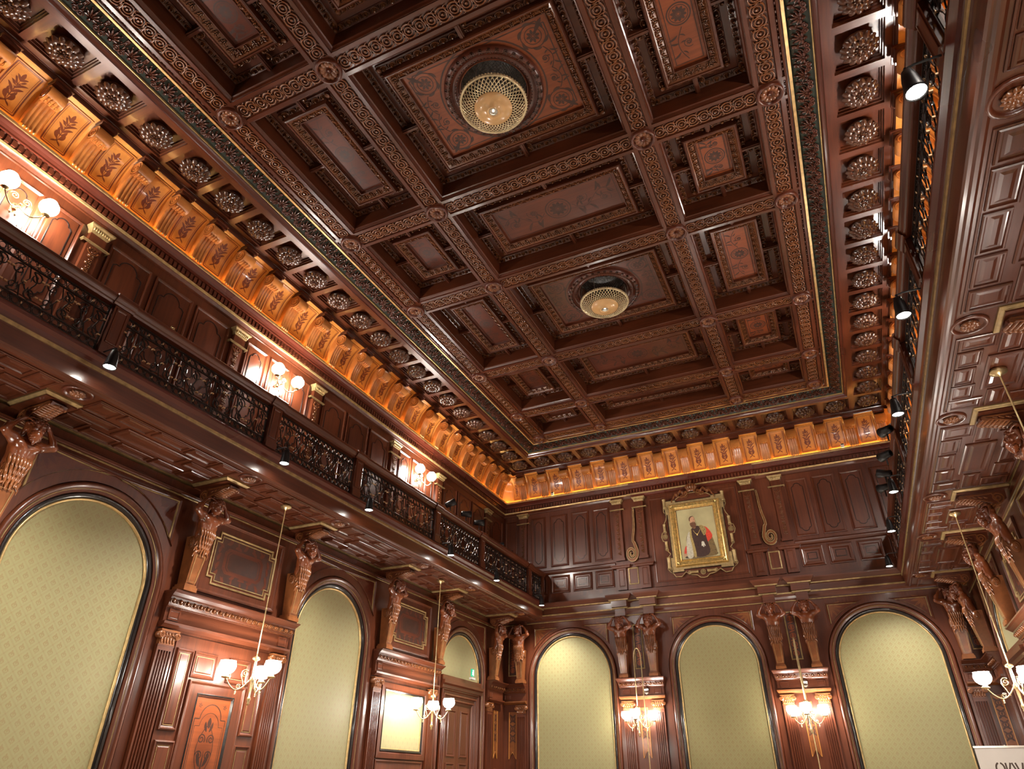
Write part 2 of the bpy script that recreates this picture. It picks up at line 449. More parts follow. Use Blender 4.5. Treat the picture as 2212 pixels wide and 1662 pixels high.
def inlay_strip(L, W):
    """long symmetric arabesque centred on 0,0, L along u"""
    r = min(.34*W,.2); W2 = min(W,.62)
    S = [ring2(0,0,r,.018,28), ring2(0,0,r*.80,.010,26)]+flower2(0,0,r*.70,10)
    ln = L/2-r-.10; k = max(1,int(round(ln/.34)))
    S += mirror2(move2(vine(ln,W2,k),r+.03,0),True,False)
    e = .035
    b = [(-L/2+e,-W/2+e),(L/2-e,-W/2+e),(L/2-e,W/2-e),(-L/2+e,W/2-e),(-L/2+e,-W/2+e)]
    for q0, q1 in zip(b[:-1],b[1:]): S.append(stroke([q0,((q0[0]+q1[0])/2,(q0[1]+q1[1])/2),q1],.010))
    return S
def inlay_lamp(U, V, R):
    """four corner arabesques round the circular lamp opening"""
    S = []
    a = np.linspace(0,2*PI,50); S.append(stroke(np.stack([R*np.cos(a),R*np.sin(a)],-1),.022))
    q = []
    cu, cv = U/2-.23, V/2-.21
    q += flower2(cu,cv,.085,8)+[ring2(cu,cv,.105,.011,22),ring2(cu,cv,.155,.013,24)]
    for k_ in range(6): q.append(leaf2(cu+.15*math.cos(.3+k_),cv+.15*math.sin(.3+k_),1.6+k_,.12,.04,.9))
    h = max(.1,cv-.16)
    q += move2(vine(h,.34,1),cu+.06,cv-.17,1,-PI/2)
    q.append(leaf2(cu+.03,cv+.03,PI/4,.2,.05)); 
    e = .05
    for pth in ([(0,V/2-e),(U/2-e-.08,V/2-e),(U/2-e-.08,V/2-e-.05),(U/2-e,V/2-e-.05),(U/2-e,0)],):
        for q0, q1 in zip(pth[:-1],pth[1:]): q.append(stroke([q0,((q0[0]+q1[0])/2,(q0[1]+q1[1])/2),q1],.014))
    m = []
    for sg in (1,-1):
        m += [stroke(spiral((sg*.13,0),.015,.085,PI if sg<0 else 0,1.5*sg,20),.011), leaf2(sg*.05,.02,1.57-sg*.5,.16,.05,-sg*.8), leaf2(sg*.2,.02,.2 if sg>0 else 2.9,.13,.045,sg*.9)]
    m.append(leaf2(0,-.06,PI/2,.2,.06))
    S += mirror2(q,True,True)
    if U/2-R > .3:
        S += move2(m,U/2-.17,0,1,PI/2)+move2(m,-U/2+.17,0,1,-PI/2)
    return S
ZF = 9.46
colw = ['left','middle','right']
def coffer(i, j):
    x0, x1 = CX[i]+HB-.01, CX[i+1]-HB+.01; y0, y1 = CY[j]+HB-.01, CY[j+1]-HB+.01
    cx, cy = (x0+x1)/2, (y0+y1)/2; U, V = x1-x0, y1-y0
    lamp = i == 1 and j in (4,6)
    pos = {2:'behind the viewer',3:'before the nearer lamp',4:'level with the nearer lamp',5:'between the two lamps',6:'level with the farther lamp',7:'just beyond the farther lamp',8:'in the end row by the portrait wall'}[j]
    if lamp: lab = 'large coffer with scrolling inlay around the %s hanging lamp'%('nearer' if j==4 else 'farther')
    elif i == 1: lab = ('wide dark coffer %s, in the middle row'%pos)
    else: lab = 'narrow carved coffer in the %s row, %s'%('left' if i==0 else 'right', pos)
    t = thing('ceiling_coffer',lab,'ceiling panel',(cx,cy,ZF))
    M = CE.copy()
    mb = MB(M)
    if lamp:
        n = 48; a_ = np.arange(n)*2*PI/n
        m_ = np.minimum(U/2/np.maximum(np.abs(np.cos(a_)),1e-6),V/2/np.maximum(np.abs(np.sin(a_)),1e-6))
        so_ = np.stack([m_*np.cos(a_),0*a_,m_*np.sin(a_)],-1)
        for c_ in ((1,1),(1,-1),(-1,1),(-1,-1)):
            q = np.argmin((so_[:,0]-c_[0]*U/2)**2+(so_[:,2]-c_[1]*V/2)**2); so_[q,0] = c_[0]*U/2; so_[q,2] = c_[1]*V/2
        mb.add(grid(np.stack([np.stack([.46*np.cos(a_),0*a_,.46*np.sin(a_)],-1),so_]),cm=True))
    else: mb.add(rect_rings(-U/2,U/2,-V/2,V/2,[(0,.0),(.012,-.0)]))
    mb.obj('field',W_Y if i!=1 else W_X,t)
    k = 1.0 if min(U,V) > 1.0 else .80
    I = .255*k
    # egg mouldings: along the beams and round the raised frame
    mb = MB()
    def loop(ins, z, flip):
        a, b = U/2-ins, V/2-ins
        cs = [(-a,-b),(a,-b),(a,b),(-a,b)]
        for q in range(4):
            p, r = cs[q], cs[(q+1)%4]
            run(mb,EGG,.125,(p[0],p[1],z),(r[0],r[1],z),(0,0,-1),flip=flip)
            mb.add(xf(dome(.05,.05,.045,7,2),1,1,-1,0,(p[0],p[1],z)),True)
    loop(.05,-.03,False)
    mb.obj('egg_and_dart',W_EGG,t)
    mb = MB(); loop(I-.035,-.05,True)
    mb.obj('egg_and_dart',W_EGG,t)
    mb = MB(M)
    mb.add(rect_rings(-U/2,U/2,-V/2,V/2,[(.0,-.05),(.012,-.055),(.088,-.02),(.09,0)],cap=False))
    mb.add(rect_rings(-U/2,U/2,-V/2,V/2,[(I-.085,0),(I-.08,-.03),(I-.005,-.06),(I,-.13),(I+.005,-.155),(I+.02,-.165),(I+.035,-.165),(I+.042,-.145)],cap=False))
    mb.add(rect_rings(-U/2,U/2,-V/2,V/2,[(I+.14*k,-.085),(I+.143*k,-.105),(I+.155*k,-.105),(I+.16*k,-.07),(I+.165*k,-.055)],cap=False))
    for sx in (-1,1):   # short bars tying the frame to the beams
        a, b = sorted((sx*(U/2),sx*(U/2-I)))
        mb.add(box(a,b,-.125,-.0,-.03,.03)); mb.add(box(a,b,-.14,-.0,-.012,.012))
        a, b = sorted((sx*(V/2),sx*(V/2-I)))
        mb.add(box(-.03,.03,-.125,-.0,a,b)); mb.add(box(-.012,.012,-.14,-.0,a,b))
    mb.obj('raised_frame',W_X if i==1 else W_Y,t)
    mb = MB()
    for sx in (-1,1):
        mb = MB(); run(mb,EGG,.11,(sx*(U/2-.08),.075,-.06),(sx*(U/2-I+.06),.075,-.06),(0,0,-1)); mb.obj('egg_trim',W_EGG,t)
        mb = MB(); run(mb,EGG,.11,(.075,sx*(V/2-.08),-.06),(.075,sx*(V/2-I+.06),-.06),(0,0,-1)); mb.obj('egg_trim',W_EGG,t)
    mb = MB(); a, b = U/2-I-.092*k, V/2-I-.092*k
    mb.add(rect_rings(-U/2,U/2,-V/2,V/2,[(I+.042,-.145),(I+.14*k,-.085)],cap=False),M=CE)
    cs = [(-a,-b),(a,-b),(a,b),(-a,b)]
    for q in range(4):
        p, r = cs[q], cs[(q+1)%4]
        inn = [(0,1),(-1,0),(0,-1),(1,0)][q]
        n_ = A_([.55*inn[0],.55*inn[1],-1.0]); n_ /= np.linalg.norm(n_)
        run(mb,LEAF,.13,(p[0],p[1],-.118),(r[0],r[1],-.118),n_)
    mb.obj('leaf_border',W_TAN,t)
    pi = I+.165*k
    pu, pv = U-2*pi, V-2*pi
    if pu < .05 or pv < .05: return t
    if not lamp:
        mb = MB(M); mb.add(box(-pu/2-.01,pu/2+.01,-.055,-.02,-pv/2-.01,pv/2+.01)); p = mb.obj('inlay_panel',W_INL if i==2 else W_DRK,t)
        if pu > .2 and pv > .12:
            mb = MB(M)
            if pu >= pv: S = inlay_strip(pu,pv)
            else: S = move2(inlay_strip(pv,pu),0,0,1,PI/2)
            flat(mb,S,lambda u,v: np.stack([u,np.full_like(u,-.0565),v],-1)); mb.obj('arabesque',W_FIG,p)
    else:
        R = .66
        # square board with a round opening
        n = 64; a = np.arange(n)*2*PI/n
        ci = np.stack([.44*np.cos(a),np.full(n,-.056),.44*np.sin(a)],-1)
        m = np.minimum(pu/2/np.maximum(np.abs(np.cos(a)),1e-6), pv/2/np.maximum(np.abs(np.sin(a)),1e-6))
        so = np.stack([m*np.cos(a),np.full(n,-.056),m*np.sin(a)],-1)
        for c_ in ((1,1),(1,-1),(-1,1),(-1,-1)):
            q = np.argmin((so[:,0]-c_[0]*pu/2)**2+(so[:,2]-c_[1]*pv/2)**2); so[q,0] = c_[0]*pu/2; so[q,2] = c_[1]*pv/2
        mb = MB(M); mb.add(grid(np.stack([ci,so]),cm=True)); p = mb.obj('inlay_panel',W_INL if j==4 else W_DRK,t)
        mb = MB(M); flat(mb,inlay_lamp(pu,pv,.70),lambda u,v: np.stack([u,np.full_like(u,-.058),v],-1)); mb.obj('arabesque',W_FIG,p)
        mb = MB(); mb.add(lathe([(.655,-.05),(.655,-.085),(.635,-.12),(.60,-.135),(.575,-.12),(.545,-.09),(.53,-.085),(.51,-.105),(.49,-.105),(.475,-.07),(.45,-.06),(.445,.1),(.44,.25)],48),True)
        rg = mb.obj('ring_moulding',W_N,t)
        mb = MB(); lt = tile_leaf(.105,.085,.028)
        for q in range(36):
            an = 2*PI*q/36; mb.add(xf(xf(lt,1,1,-1),1,1,1,an+PI/2,(.605*math.cos(an),.605*math.sin(an),-.115)),True)
        dt = tile_bead(.03,.012)
        for q in range(70):
            an = 2*PI*q/70; mb.add(xf(xf(dt,1,1,-1),1,1,1,an,(.50*math.cos(an),.50*math.sin(an),-.104)),True)
        mb.obj('leaf_moulding',W_OLD,rg)
        mb = MB(); mb.add(lathe([(.45,-.03),(.455,.27),(.44,.275),(.0,.275)],32),True); mb.obj('dark_well',EBONY,t)
    return t
for j in range(2,9):
    for i in range(3):
        if j == 2:
            mb = MB(); mb.add(box(CX[i],CX[i+1],CY[0],CY[j+1],ZF,ZF+.03)); cpart(mb,'plain_field',W_X)
        else: coffer(i,j)

# border mouldings of the ceiling, running round the room
R0, R1, R2_, R3 = CX[0], CX[3], CY[0], CY[-1]
def ring(name, prof, mat, parent=None):
    mb = MB(); mb.add(room_ring(R0,R1,R2_,R3,prof)); return cpart(mb,name,mat,parent)
ring('edge_moulding',[(.19,ZB+.05),(.20,ZB+.008),(.215,ZB+.004),(.225,ZB+.02),(.238,ZB+.02),(.24,ZB+.008)],W_Y)
ring('gilt_strip',[(.24,ZB+.012),(.245,ZB+.004),(.28,ZB+.010),(.285,ZB+.03)],GILT)
ring('frieze_ground',[(.285,ZB+.06),(.40,ZB-.005),(.525,ZB-.065)],GREEN)
ring('gilt_fillet',[(.522,ZB-.06),(.524,ZB-.085),(.536,ZB-.087),(.54,ZB-.07)],GILT)
ring('red_moulding',[(.54,ZB-.06),(.542,ZB-.09),(.555,ZB-.115),(.575,ZB-.125),(.592,ZB-.135),(.60,ZB-.15),(.612,ZB-.15)],W_RED)
ZCF = 8.97; PU = .6513; PV = .6445
dart = MB()
DT = tile_dart(.11,.045,.014)
for p, q in (((R0-.19,R2_),(R0-.19,R3+.19)),((R0-.19,R3+.19),(R1+.19,R3+.19)),((R1+.19,R3+.19),(R1+.19,R2_))):
    run(dart,DT,.11,(*p,ZB+.03),(*q,ZB+.03),(0,0,-1))
cpart(dart,'dart_carving',W_N)
# palmette frieze
def palmette(s):
    L = []
    for k in range(-3,4):
        a = PI/2+k*.50; ln = s*(.46-.045*abs(k))
        L.append(dome(ln*.5,.062*s,.085*s,6,2,(ln*.5*math.cos(a),-.14*s+ln*.55*math.sin(a),.02*s),a))
        e = (ln*.98*math.cos(a),-.14*s+ln*1.02*math.sin(a),.05*s); L.append(dome(.045*s,.05*s,.06*s,5,2,e))
    for sg in (-1,1):
        c = spiral((sg*.33*s,-.26*s),.13*s,.03*s,PI if sg>0 else 0,-sg*1.5,14)
        L.append(tube(np.concatenate([c,np.full((14,1),.04*s)],1),.032*s,4,caps=False))
        L.append(dome(.06*s,.06*s,.07*s,6,2,(sg*.33*s,-.26*s,.01*s)))
        for q in range(3):
            L.append(dome(.12*s,.045*s,.06*s,6,2,(sg*(.36+.05*q)*s,(-.02+.13*q)*s,0),(1.0+.35*q)*sg))
    L.append(dome(.08*s,.08*s,.09*s,7,2,(0,-.22*s,.02*s)))
    L.append(dome(.06*s,.16*s,.06*s,6,2,(.5*s,.22*s,0))); L.append(dome(.05*s,.09*s,.06*s,6,2,(.5*s,-.08*s,0)))
    return merge(*L)
fz = MB(); PT = palmette(.30)
zc_ = ZB-.006; om = .405
dn = .125/.24
for p, q, n_ in (((R0-om,R2_),(R0-om,R3+om),(1,0)),((R0-om,R3+om),(R1+om,R3+om),(0,-1)),((R1+om,R3+om),(R1+om,R2_),(-1,0))):
    nv = A_([n_[0]*dn,n_[1]*dn,-1.0]); nv /= np.linalg.norm(nv)
    run(fz,PT,.262,(*p,zc_),(*q,zc_),nv,flip=False)
cpart(fz,'palmette_carving',wood('frieze_carving',(.13,.032,.014),(.04,.010,.005),'n',rough=.26,coat=.5,bump=.1))
# coffered strip with its rosettes
def strip_boards():
    mb = MB(CE)
    o0, o1, o2, o3 = .605, .715, 1.285, 1.375
    mr = MB(); mr.add(room_ring(R0,R1,R2_,R3,[(o0,ZCF),(o1,ZCF)])); mr.add(room_ring(R0,R1,R2_,R3,[(o2,ZCF),(o3-.02,ZCF),(o3-.015,ZCF-.012),(o3,ZCF-.012),(o3+.005,8.90),(o3+.01,8.885)]))
    cpart(mr,'strip_edge_boards',W_Y)
    w = .285
    ys = [14.81-PV*k for k in range(26)]; xs = [-6.797+PU*k for k in range(14)]
    stepp = [(0,ZCF),(.012,ZCF),(.014,ZCF+.035),(.03,ZCF+.035),(.034,ZCF+.07),(.048,ZCF+.07),(.052,ZCF+.10)]
    box_ = MB(CE); bars = MB()
    def cell(cx,cy):
        box_.add(rect_rings(cx-w,cx+w,cy-w,cy+w,stepp))
    for cx in (R0-1.0,R1+1.0):
        for k, y in enumerate(ys):
            cell(cx,y); bars.add(box(cx-w,cx+w,y-PV+w-.0,y-w,ZCF,ZCF+.05))
        bars.add(box(cx-w,cx+w,ys[0]+w,ys[0]+w+.04,ZCF,ZCF+.05))
    for k, x in enumerate(xs):
        if 0 < k < 13: cell(x,R3+1.0)
        if k < 13: bars.add(box(x+w,x+PU-w,R3+1-w,R3+1+w,ZCF,ZCF+.05))
    cpart(bars,'strip_crossbars',W_X); cpart(box_,'strip_boxes',W_Z)
    return xs, ys
xs_, ys_ = strip_boards()
ros = thing('ceiling_rosette','', 'carved rosette', group='carved rosettes in the coffered strip')
mb = MB(); mb.add(flower_head(.215,.12),True); mb.obj('petals',W_OLD,ros)
mb = MB(); mb.add(xf(dome(.05,.05,.05,9,3),1,1,-1,0,(0,0,-.10)),True)
for q in range(9):
    an = 2*PI*q/9; mb.add(xf(dome(.016,.016,.014,5,2),1,1,-1,0,(.05*math.cos(an),.05*math.sin(an),-.115)),True)
mb.obj('button',W_OLD,ros)
PR = Proto(ros); zr = ZCF+.045
for k in range(22):
    if 14.81-PV*k > .9:
        PR.put((R0-1.0,ys_[k],zr),.3*k,'carved wooden rosette in the left coffered strip, %s from the portrait wall'%ORD[k])
for k in range(1,13): PR.put((xs_[k],R3+1.0,zr),.3*k,'carved wooden rosette in the coffered strip along the portrait wall, %s from the left corner'%ORD[k])
for k in range(17):
    PR.put((R1+1.0,ys_[k],zr),.37*k,'carved wooden rosette in the right coffered strip, %s from the portrait wall'%ORD[k])

# ------------------------------------------------------------------ amber cove with inlaid panels and scroll brackets
CO1, CA, CZ0, CB = 1.385, .375, 8.235, .655
def cove_pt(th, off=0.0):
    """(outset from the boss rectangle, z) on the cove; off pushes into the room"""
    o = CO1+CA*np.cos(th); z = CZ0+CB*np.sin(th)
    no, nz = -np.cos(th)/CA, -np.sin(th)/CB
    l = np.hypot(no,nz)
    return o+off*no/l, z+off*nz/l
th = np.linspace(0,PI/2,14)
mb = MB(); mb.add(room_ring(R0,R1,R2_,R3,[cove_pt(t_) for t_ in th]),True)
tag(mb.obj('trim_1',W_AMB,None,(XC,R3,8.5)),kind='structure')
# piece in local frame: u along wall, local -y into the room measured from o=CO1+CA
def cove_local(u, t_, off):
    o, z = cove_pt(t_,off)
    return np.stack([u, -(CO1+CA-o), z-CZ0],-1)
cp = thing('cove_panel','', 'inlaid panel', group='inlaid panels of the amber cove')
uu = np.linspace(-.178,.178,3); tt = np.linspace(.10,1.36,12)
Ug, Tg = np.meshgrid(uu,tt)
mb = MB(); P = cove_local(Ug,Tg,.016); mb.add(grid(P),True)
for us in (-.178,.178):
    mb.add(grid(np.stack([cove_local(np.full(12,us),tt,.016),cove_local(np.full(12,us),tt,-.005)])))
for ts in (.10,1.36):
    mb.add(grid(np.stack([cove_local(uu,np.full(3,ts),.016),cove_local(uu,np.full(3,ts),-.005)])))
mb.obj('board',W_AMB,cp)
def cove_lines():
    S = []
    for e, w in ((.03,.017),(.052,.006)):
        a, b0, b1 = .178-e, .10+e*1.9, 1.36-e*1.9
        for p0, p1 in (((-a,b0),(a,b0)),((a,b0),(a,b1)),((a,b1),(-a,b1)),((-a,b1),(-a,b0))):
            k = 14 if p0[0]==p1[0] else 4
            pts = np.stack([np.linspace(p0[0],p1[0],k),np.linspace(p0[1],p1[1],k)],-1)
            q = stroke(pts,w) if p0[0]==p1[0] else stroke(pts,w*1.9)
            S.append(q)
    return S
def cove_flower():
    S = [leaf2(0,.05,PI/2,.55,.02,0,10), leaf2(0,.58,PI/2,.2,.07)]
    h = [leaf2(.005,.06,1.0,.24,.05,.9), leaf2(.01,.08,.5,.2,.05,1.6), leaf2(.0,.25,1.1,.22,.055,-.6), leaf2(.0,.35,1.2,.26,.05,-.8), leaf2(.0,.18,.6,.17,.05,1.1),
         leaf2(.0,.55,1.1,.16,.05,-.5), leaf2(0,.04,-.5,.12,.035,-.4), leaf2(.02,.50,.7,.14,.03,.6), leaf2(0,.45,.9,.18,.04,.5)]
    S += mirror2(h)+[disc2(0,.05,.022)]
    out = []
    for P, F in S:
        out.append((np.stack([P[:,0]*.62, .30+P[:,1]*1.05],-1),F))
    return out
fl = lambda u, v: cove_local(u, v, .0175)
mb = MB(); flat(mb,cove_lines(),fl); mb.obj('dark_stringing',W_AMF,cp)
mb = MB(); flat(mb,cove_flower(),fl); mb.obj('floral_inlay',W_AMF,cp)
PC = Proto(cp)
br = thing('cornice_bracket','', 'scroll bracket', group='scroll brackets of the amber cove')
def reed(n=4, w=.17, k=4):
    """fluted front across u: (u, off)"""
    out = []
    for i in range(n):
        for q in range(k):
            a = PI*q/(k-1); out.append((-w/2+w/n*(i+.5-.5*math.cos(a)*.96), .016*math.sin(a)))
    return out
fr = reed(4,.195); tb = np.linspace(.06,.95,12)
P = A_([[cove_local(A_([u]),A_([t_]),.088+o_+.04*math.sin(1.3*t_))[0] for u, o_ in fr] for t_ in tb])
mb = MB(); mb.add(grid(P),True)
for us in (-.0975,.0975):
    t2 = np.linspace(.06,1.5,16)
    mb.add(grid(np.stack([cove_local(np.full(16,us),t2,-.005),cove_local(np.full(16,us),t2,np.where(t2<1.0,.088+.04*np.sin(1.3*t2),.11))])))
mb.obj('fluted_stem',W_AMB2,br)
mb = MB()
o_, z_ = cove_pt(1.13,.165); cy_, cz_ = -(CO1+CA-o_), z_-CZ0
a = np.linspace(0,2*PI,20,endpoint=False)
V = np.concatenate([np.stack([np.full(20,s_),cy_+.112*np.cos(a),cz_+.112*np.sin(a)],-1) for s_ in (-.105,.105)])
mb.add((V,[A_([[i,(i+1)%20,20+(i+1)%20,20+i] for i in range(20)]),A_([np.arange(20)]),A_([np.arange(20)+20])]),True)
for s_ in (-.107,.107):
    sp = spiral((cy_,cz_),.015,.105,0,2.2,30); mb.add(tube(np.stack([np.full(30,s_),sp[:,0],sp[:,1]],-1),.009,4))
for q in range(4):
    mb.add(xf(dome(.015,.06,.022,8,3),1,1,-1,0,(-.063+.042*q,cy_-.01,cz_-.100)),True)
mb.obj('volute',W_AMB2,br)
mb = MB(); mb.add(box(-.118,.118,cy_-.125,cy_+.16,.63,.662)); mb.add(box(-.105,.105,cy_-.10,cy_+.12,.585,.63)); mb.obj('cap',W_N,br)
mb = MB()
for q in range(4): mb.add(dome(.016,.016,.03,6,2,(-.063+.042*q,-.10,.025),0,True),True)
mb.obj('drops',GILT,br)
PBk = Proto(br)
oW = CO1+CA
ybk = [14.84-.6325*k for k in range(24)]; xbk = [-6.97+.6309*k for k in range(15)]
for k, y in enumerate(ybk):
    PBk.put((R0-oW,y,CZ0),PI/2,'fluted amber scroll bracket on the left cove, %s from the far corner'%ORD[k])
    if k: PC.put((R0-oW,(y+ybk[k-1])/2,CZ0),PI/2,'amber cove panel with dark floral inlay on the left, %s from the far corner'%ORD[k-1])
for k, x in enumerate(xbk):
    PBk.put((x,R3+oW,CZ0),0,'fluted amber scroll bracket on the cove above the portrait wall, %s from the left'%ORD[k])
    if k: PC.put(((x+xbk[k-1])/2,R3+oW,CZ0),0,'amber cove panel with dark floral inlay above the portrait wall, %s from the left'%ORD[k-1])
for x_, y_, rz_, l_ in ((R0-oW,15.22,PI/2,'narrow corner end of the left cove'),(-7.2,R3+oW,0,'left corner end of the portrait wall cove')):
    PC.put((x_,y_,CZ0),rz_,'amber floral cove panel squeezed into the '+l_,(.55,1,1))
for k, y in enumerate(ybk[:18]):
    PBk.put((R1+oW,y,CZ0),-PI/2,'amber scroll bracket on the right cove above the gallery, %s from the far corner'%ORD[k])
    if k: PC.put((R1+oW,(y+ybk[k-1])/2,CZ0),-PI/2,'amber inlaid cove panel on the right above the gallery, %s from the far corner'%ORD[k-1])
# ------------------------------------------------------------------ room shell
def shell(name, V, mat):
    mb = MB(); mb.add((A_(V,float),[A_([[0,1,2,3]])])); o = mb.obj(name,mat,None,V[0]); return tag(o,kind='structure')
FLOOR = plain('oak_parquet',(.24,.16,.105),.35,0,.3,4,0,.2)
mb = MB(); mb.add(box(XL-.2,XR+.2,YF-.2,YB+.3,-.1,0)); tag(mb.obj('floor',FLOOR,None,(XC,5,0)),kind='structure')
wl = thing('wall_left',None,None,(XL,5,0),kind='structure'); wr = thing('wall_right',None,None,(XR,5,0),kind='structure'); wb = thing('wall_back',None,None,(XC,YB,0),kind='structure')
WALLS = {'left':wl,'right':wr,'back':wb}; WM = {'left':WL,'right':WR,'back':WB}; UM = {'left':ULM,'right':URM,'back':UBM}
def wpart(side, mb, name, mat):
    o_ = A_(WALLS[side].location); mb.V = [v-o_ for v in mb.V]
    return mb.obj(name,mat,WALLS[side])
for s_, x0, x1, u0, u1 in (('left',XL-.2,XL,YF,YB+.3),('right',XR,XR+.2,YF,YB+.3)):
    mb = MB(); mb.add(box(x0,x1,u0,u1,0,5.2)); wpart(s_,mb,'lower_wall',W_Z)
    ux = UXL if s_=='left' else UXR; q0, q1 = sorted((ux,ux+(-.2 if s_=='left' else .2)))
    mb = MB(); mb.add(box(q0,q1,u0,u1,5.2,9.0)); wpart(s_,mb,'gallery_wall',W_Z)
mb = MB(); mb.add(box(XL-.3,XR+.3,YB,YB+.2,0,5.2)); wpart('back',mb,'lower_wall',W_Z)
mb = MB(); mb.add(box(XL-.3,XR+.3,UYB,UYB+.2,5.2,9.0)); wpart('back',mb,'gallery_wall',W_Z)
mb = MB(); mb.add(box(XL-.3,XR+.3,YF-.2,YF,0,9.7)); tag(mb.obj('wall_front',W_Z,None,(XC,YF,0)),kind='structure')

# cornice under the cove: gold lip, dentils, gilt edge
def cring(name, prof, mat, sides=(1,1,1,1)):
    mb = MB(); mb.add(room_ring(R0,R1,R2_,R3,prof,sides)); return cpart(mb,name,mat,CORN)
CORN = tag(bpy.data.objects.new('trim_2',None),kind='structure'); COL.objects.link(CORN); CORN.location = COFF
cring('gold_lip',[(1.76,8.215),(1.72,8.22),(1.705,8.262),(1.695,8.262),(1.695,8.225),(1.70,8.215)],GILT)
cring('cyma',[(1.70,8.216),(1.712,8.195),(1.735,8.17),(1.755,8.135),(1.757,8.11),(1.785,8.11)],W_RED)
cring('dentil_bed',[(1.785,8.115),(1.81,8.11),(1.81,8.00),(1.80,7.998)],W_X)
cring('gilt_edge',[(1.80,8.0),(1.795,7.995),(1.80,7.965),(1.815,7.96)],GILT)
cring('bed_moulding',[(1.81,7.965),(1.825,7.95),(1.85,7.915),(1.852,7.895),(1.872,7.89)],W_X)
mb = MB(); DTL = tile_box(.075,.028,.075)
DTL = xf(DTL,1,1,1)
def dentils(p, q, n_):
    run(mb,tile_box(.075,.085,.03),.075,p,q,n_,smooth=False)
o_ = 1.81
dentils((R0-o_,0.5,8.053),(R0-o_,R3+o_,8.053),(1,0,0)); dentils((R0-o_,R3+o_,8.053),(R1+o_,R3+o_,8.053),(0,-1,0)); dentils((R1+o_,R3+o_,8.053),(R1+o_,4,8.053),(-1,0,0))
cpart(mb,'dentils',W_N,CORN)
# the cornice steps forward over the portrait
mb = MB(UBM); pr_ = [(0,7.895),(.05,7.92),(.085,7.955),(.105,7.99),(.105,8.10),(.15,8.115),(.16,8.145),(.20,8.18),(.225,8.215),(.225,8.225),(0,8.225)]
mb.add(profile_run(pr_,-4.06,-1.03)); cpart(mb,'portrait_break',W_RED,CORN)
mb = MB(UBM); run(mb,tile_box(.075,.085,.03),.075,(-4.06,.105,8.05),(-1.03,.105,8.05),(0,1,0),smooth=False)
cpart(mb,'break_dentils',W_N,CORN)
mb = MB(UBM); mb.add(ledge([(.09,7.962),(.108,7.965),(.108,7.995),(.09,7.997)],-4.05,-1.04)); cpart(mb,'break_gilt',GILT,CORN)

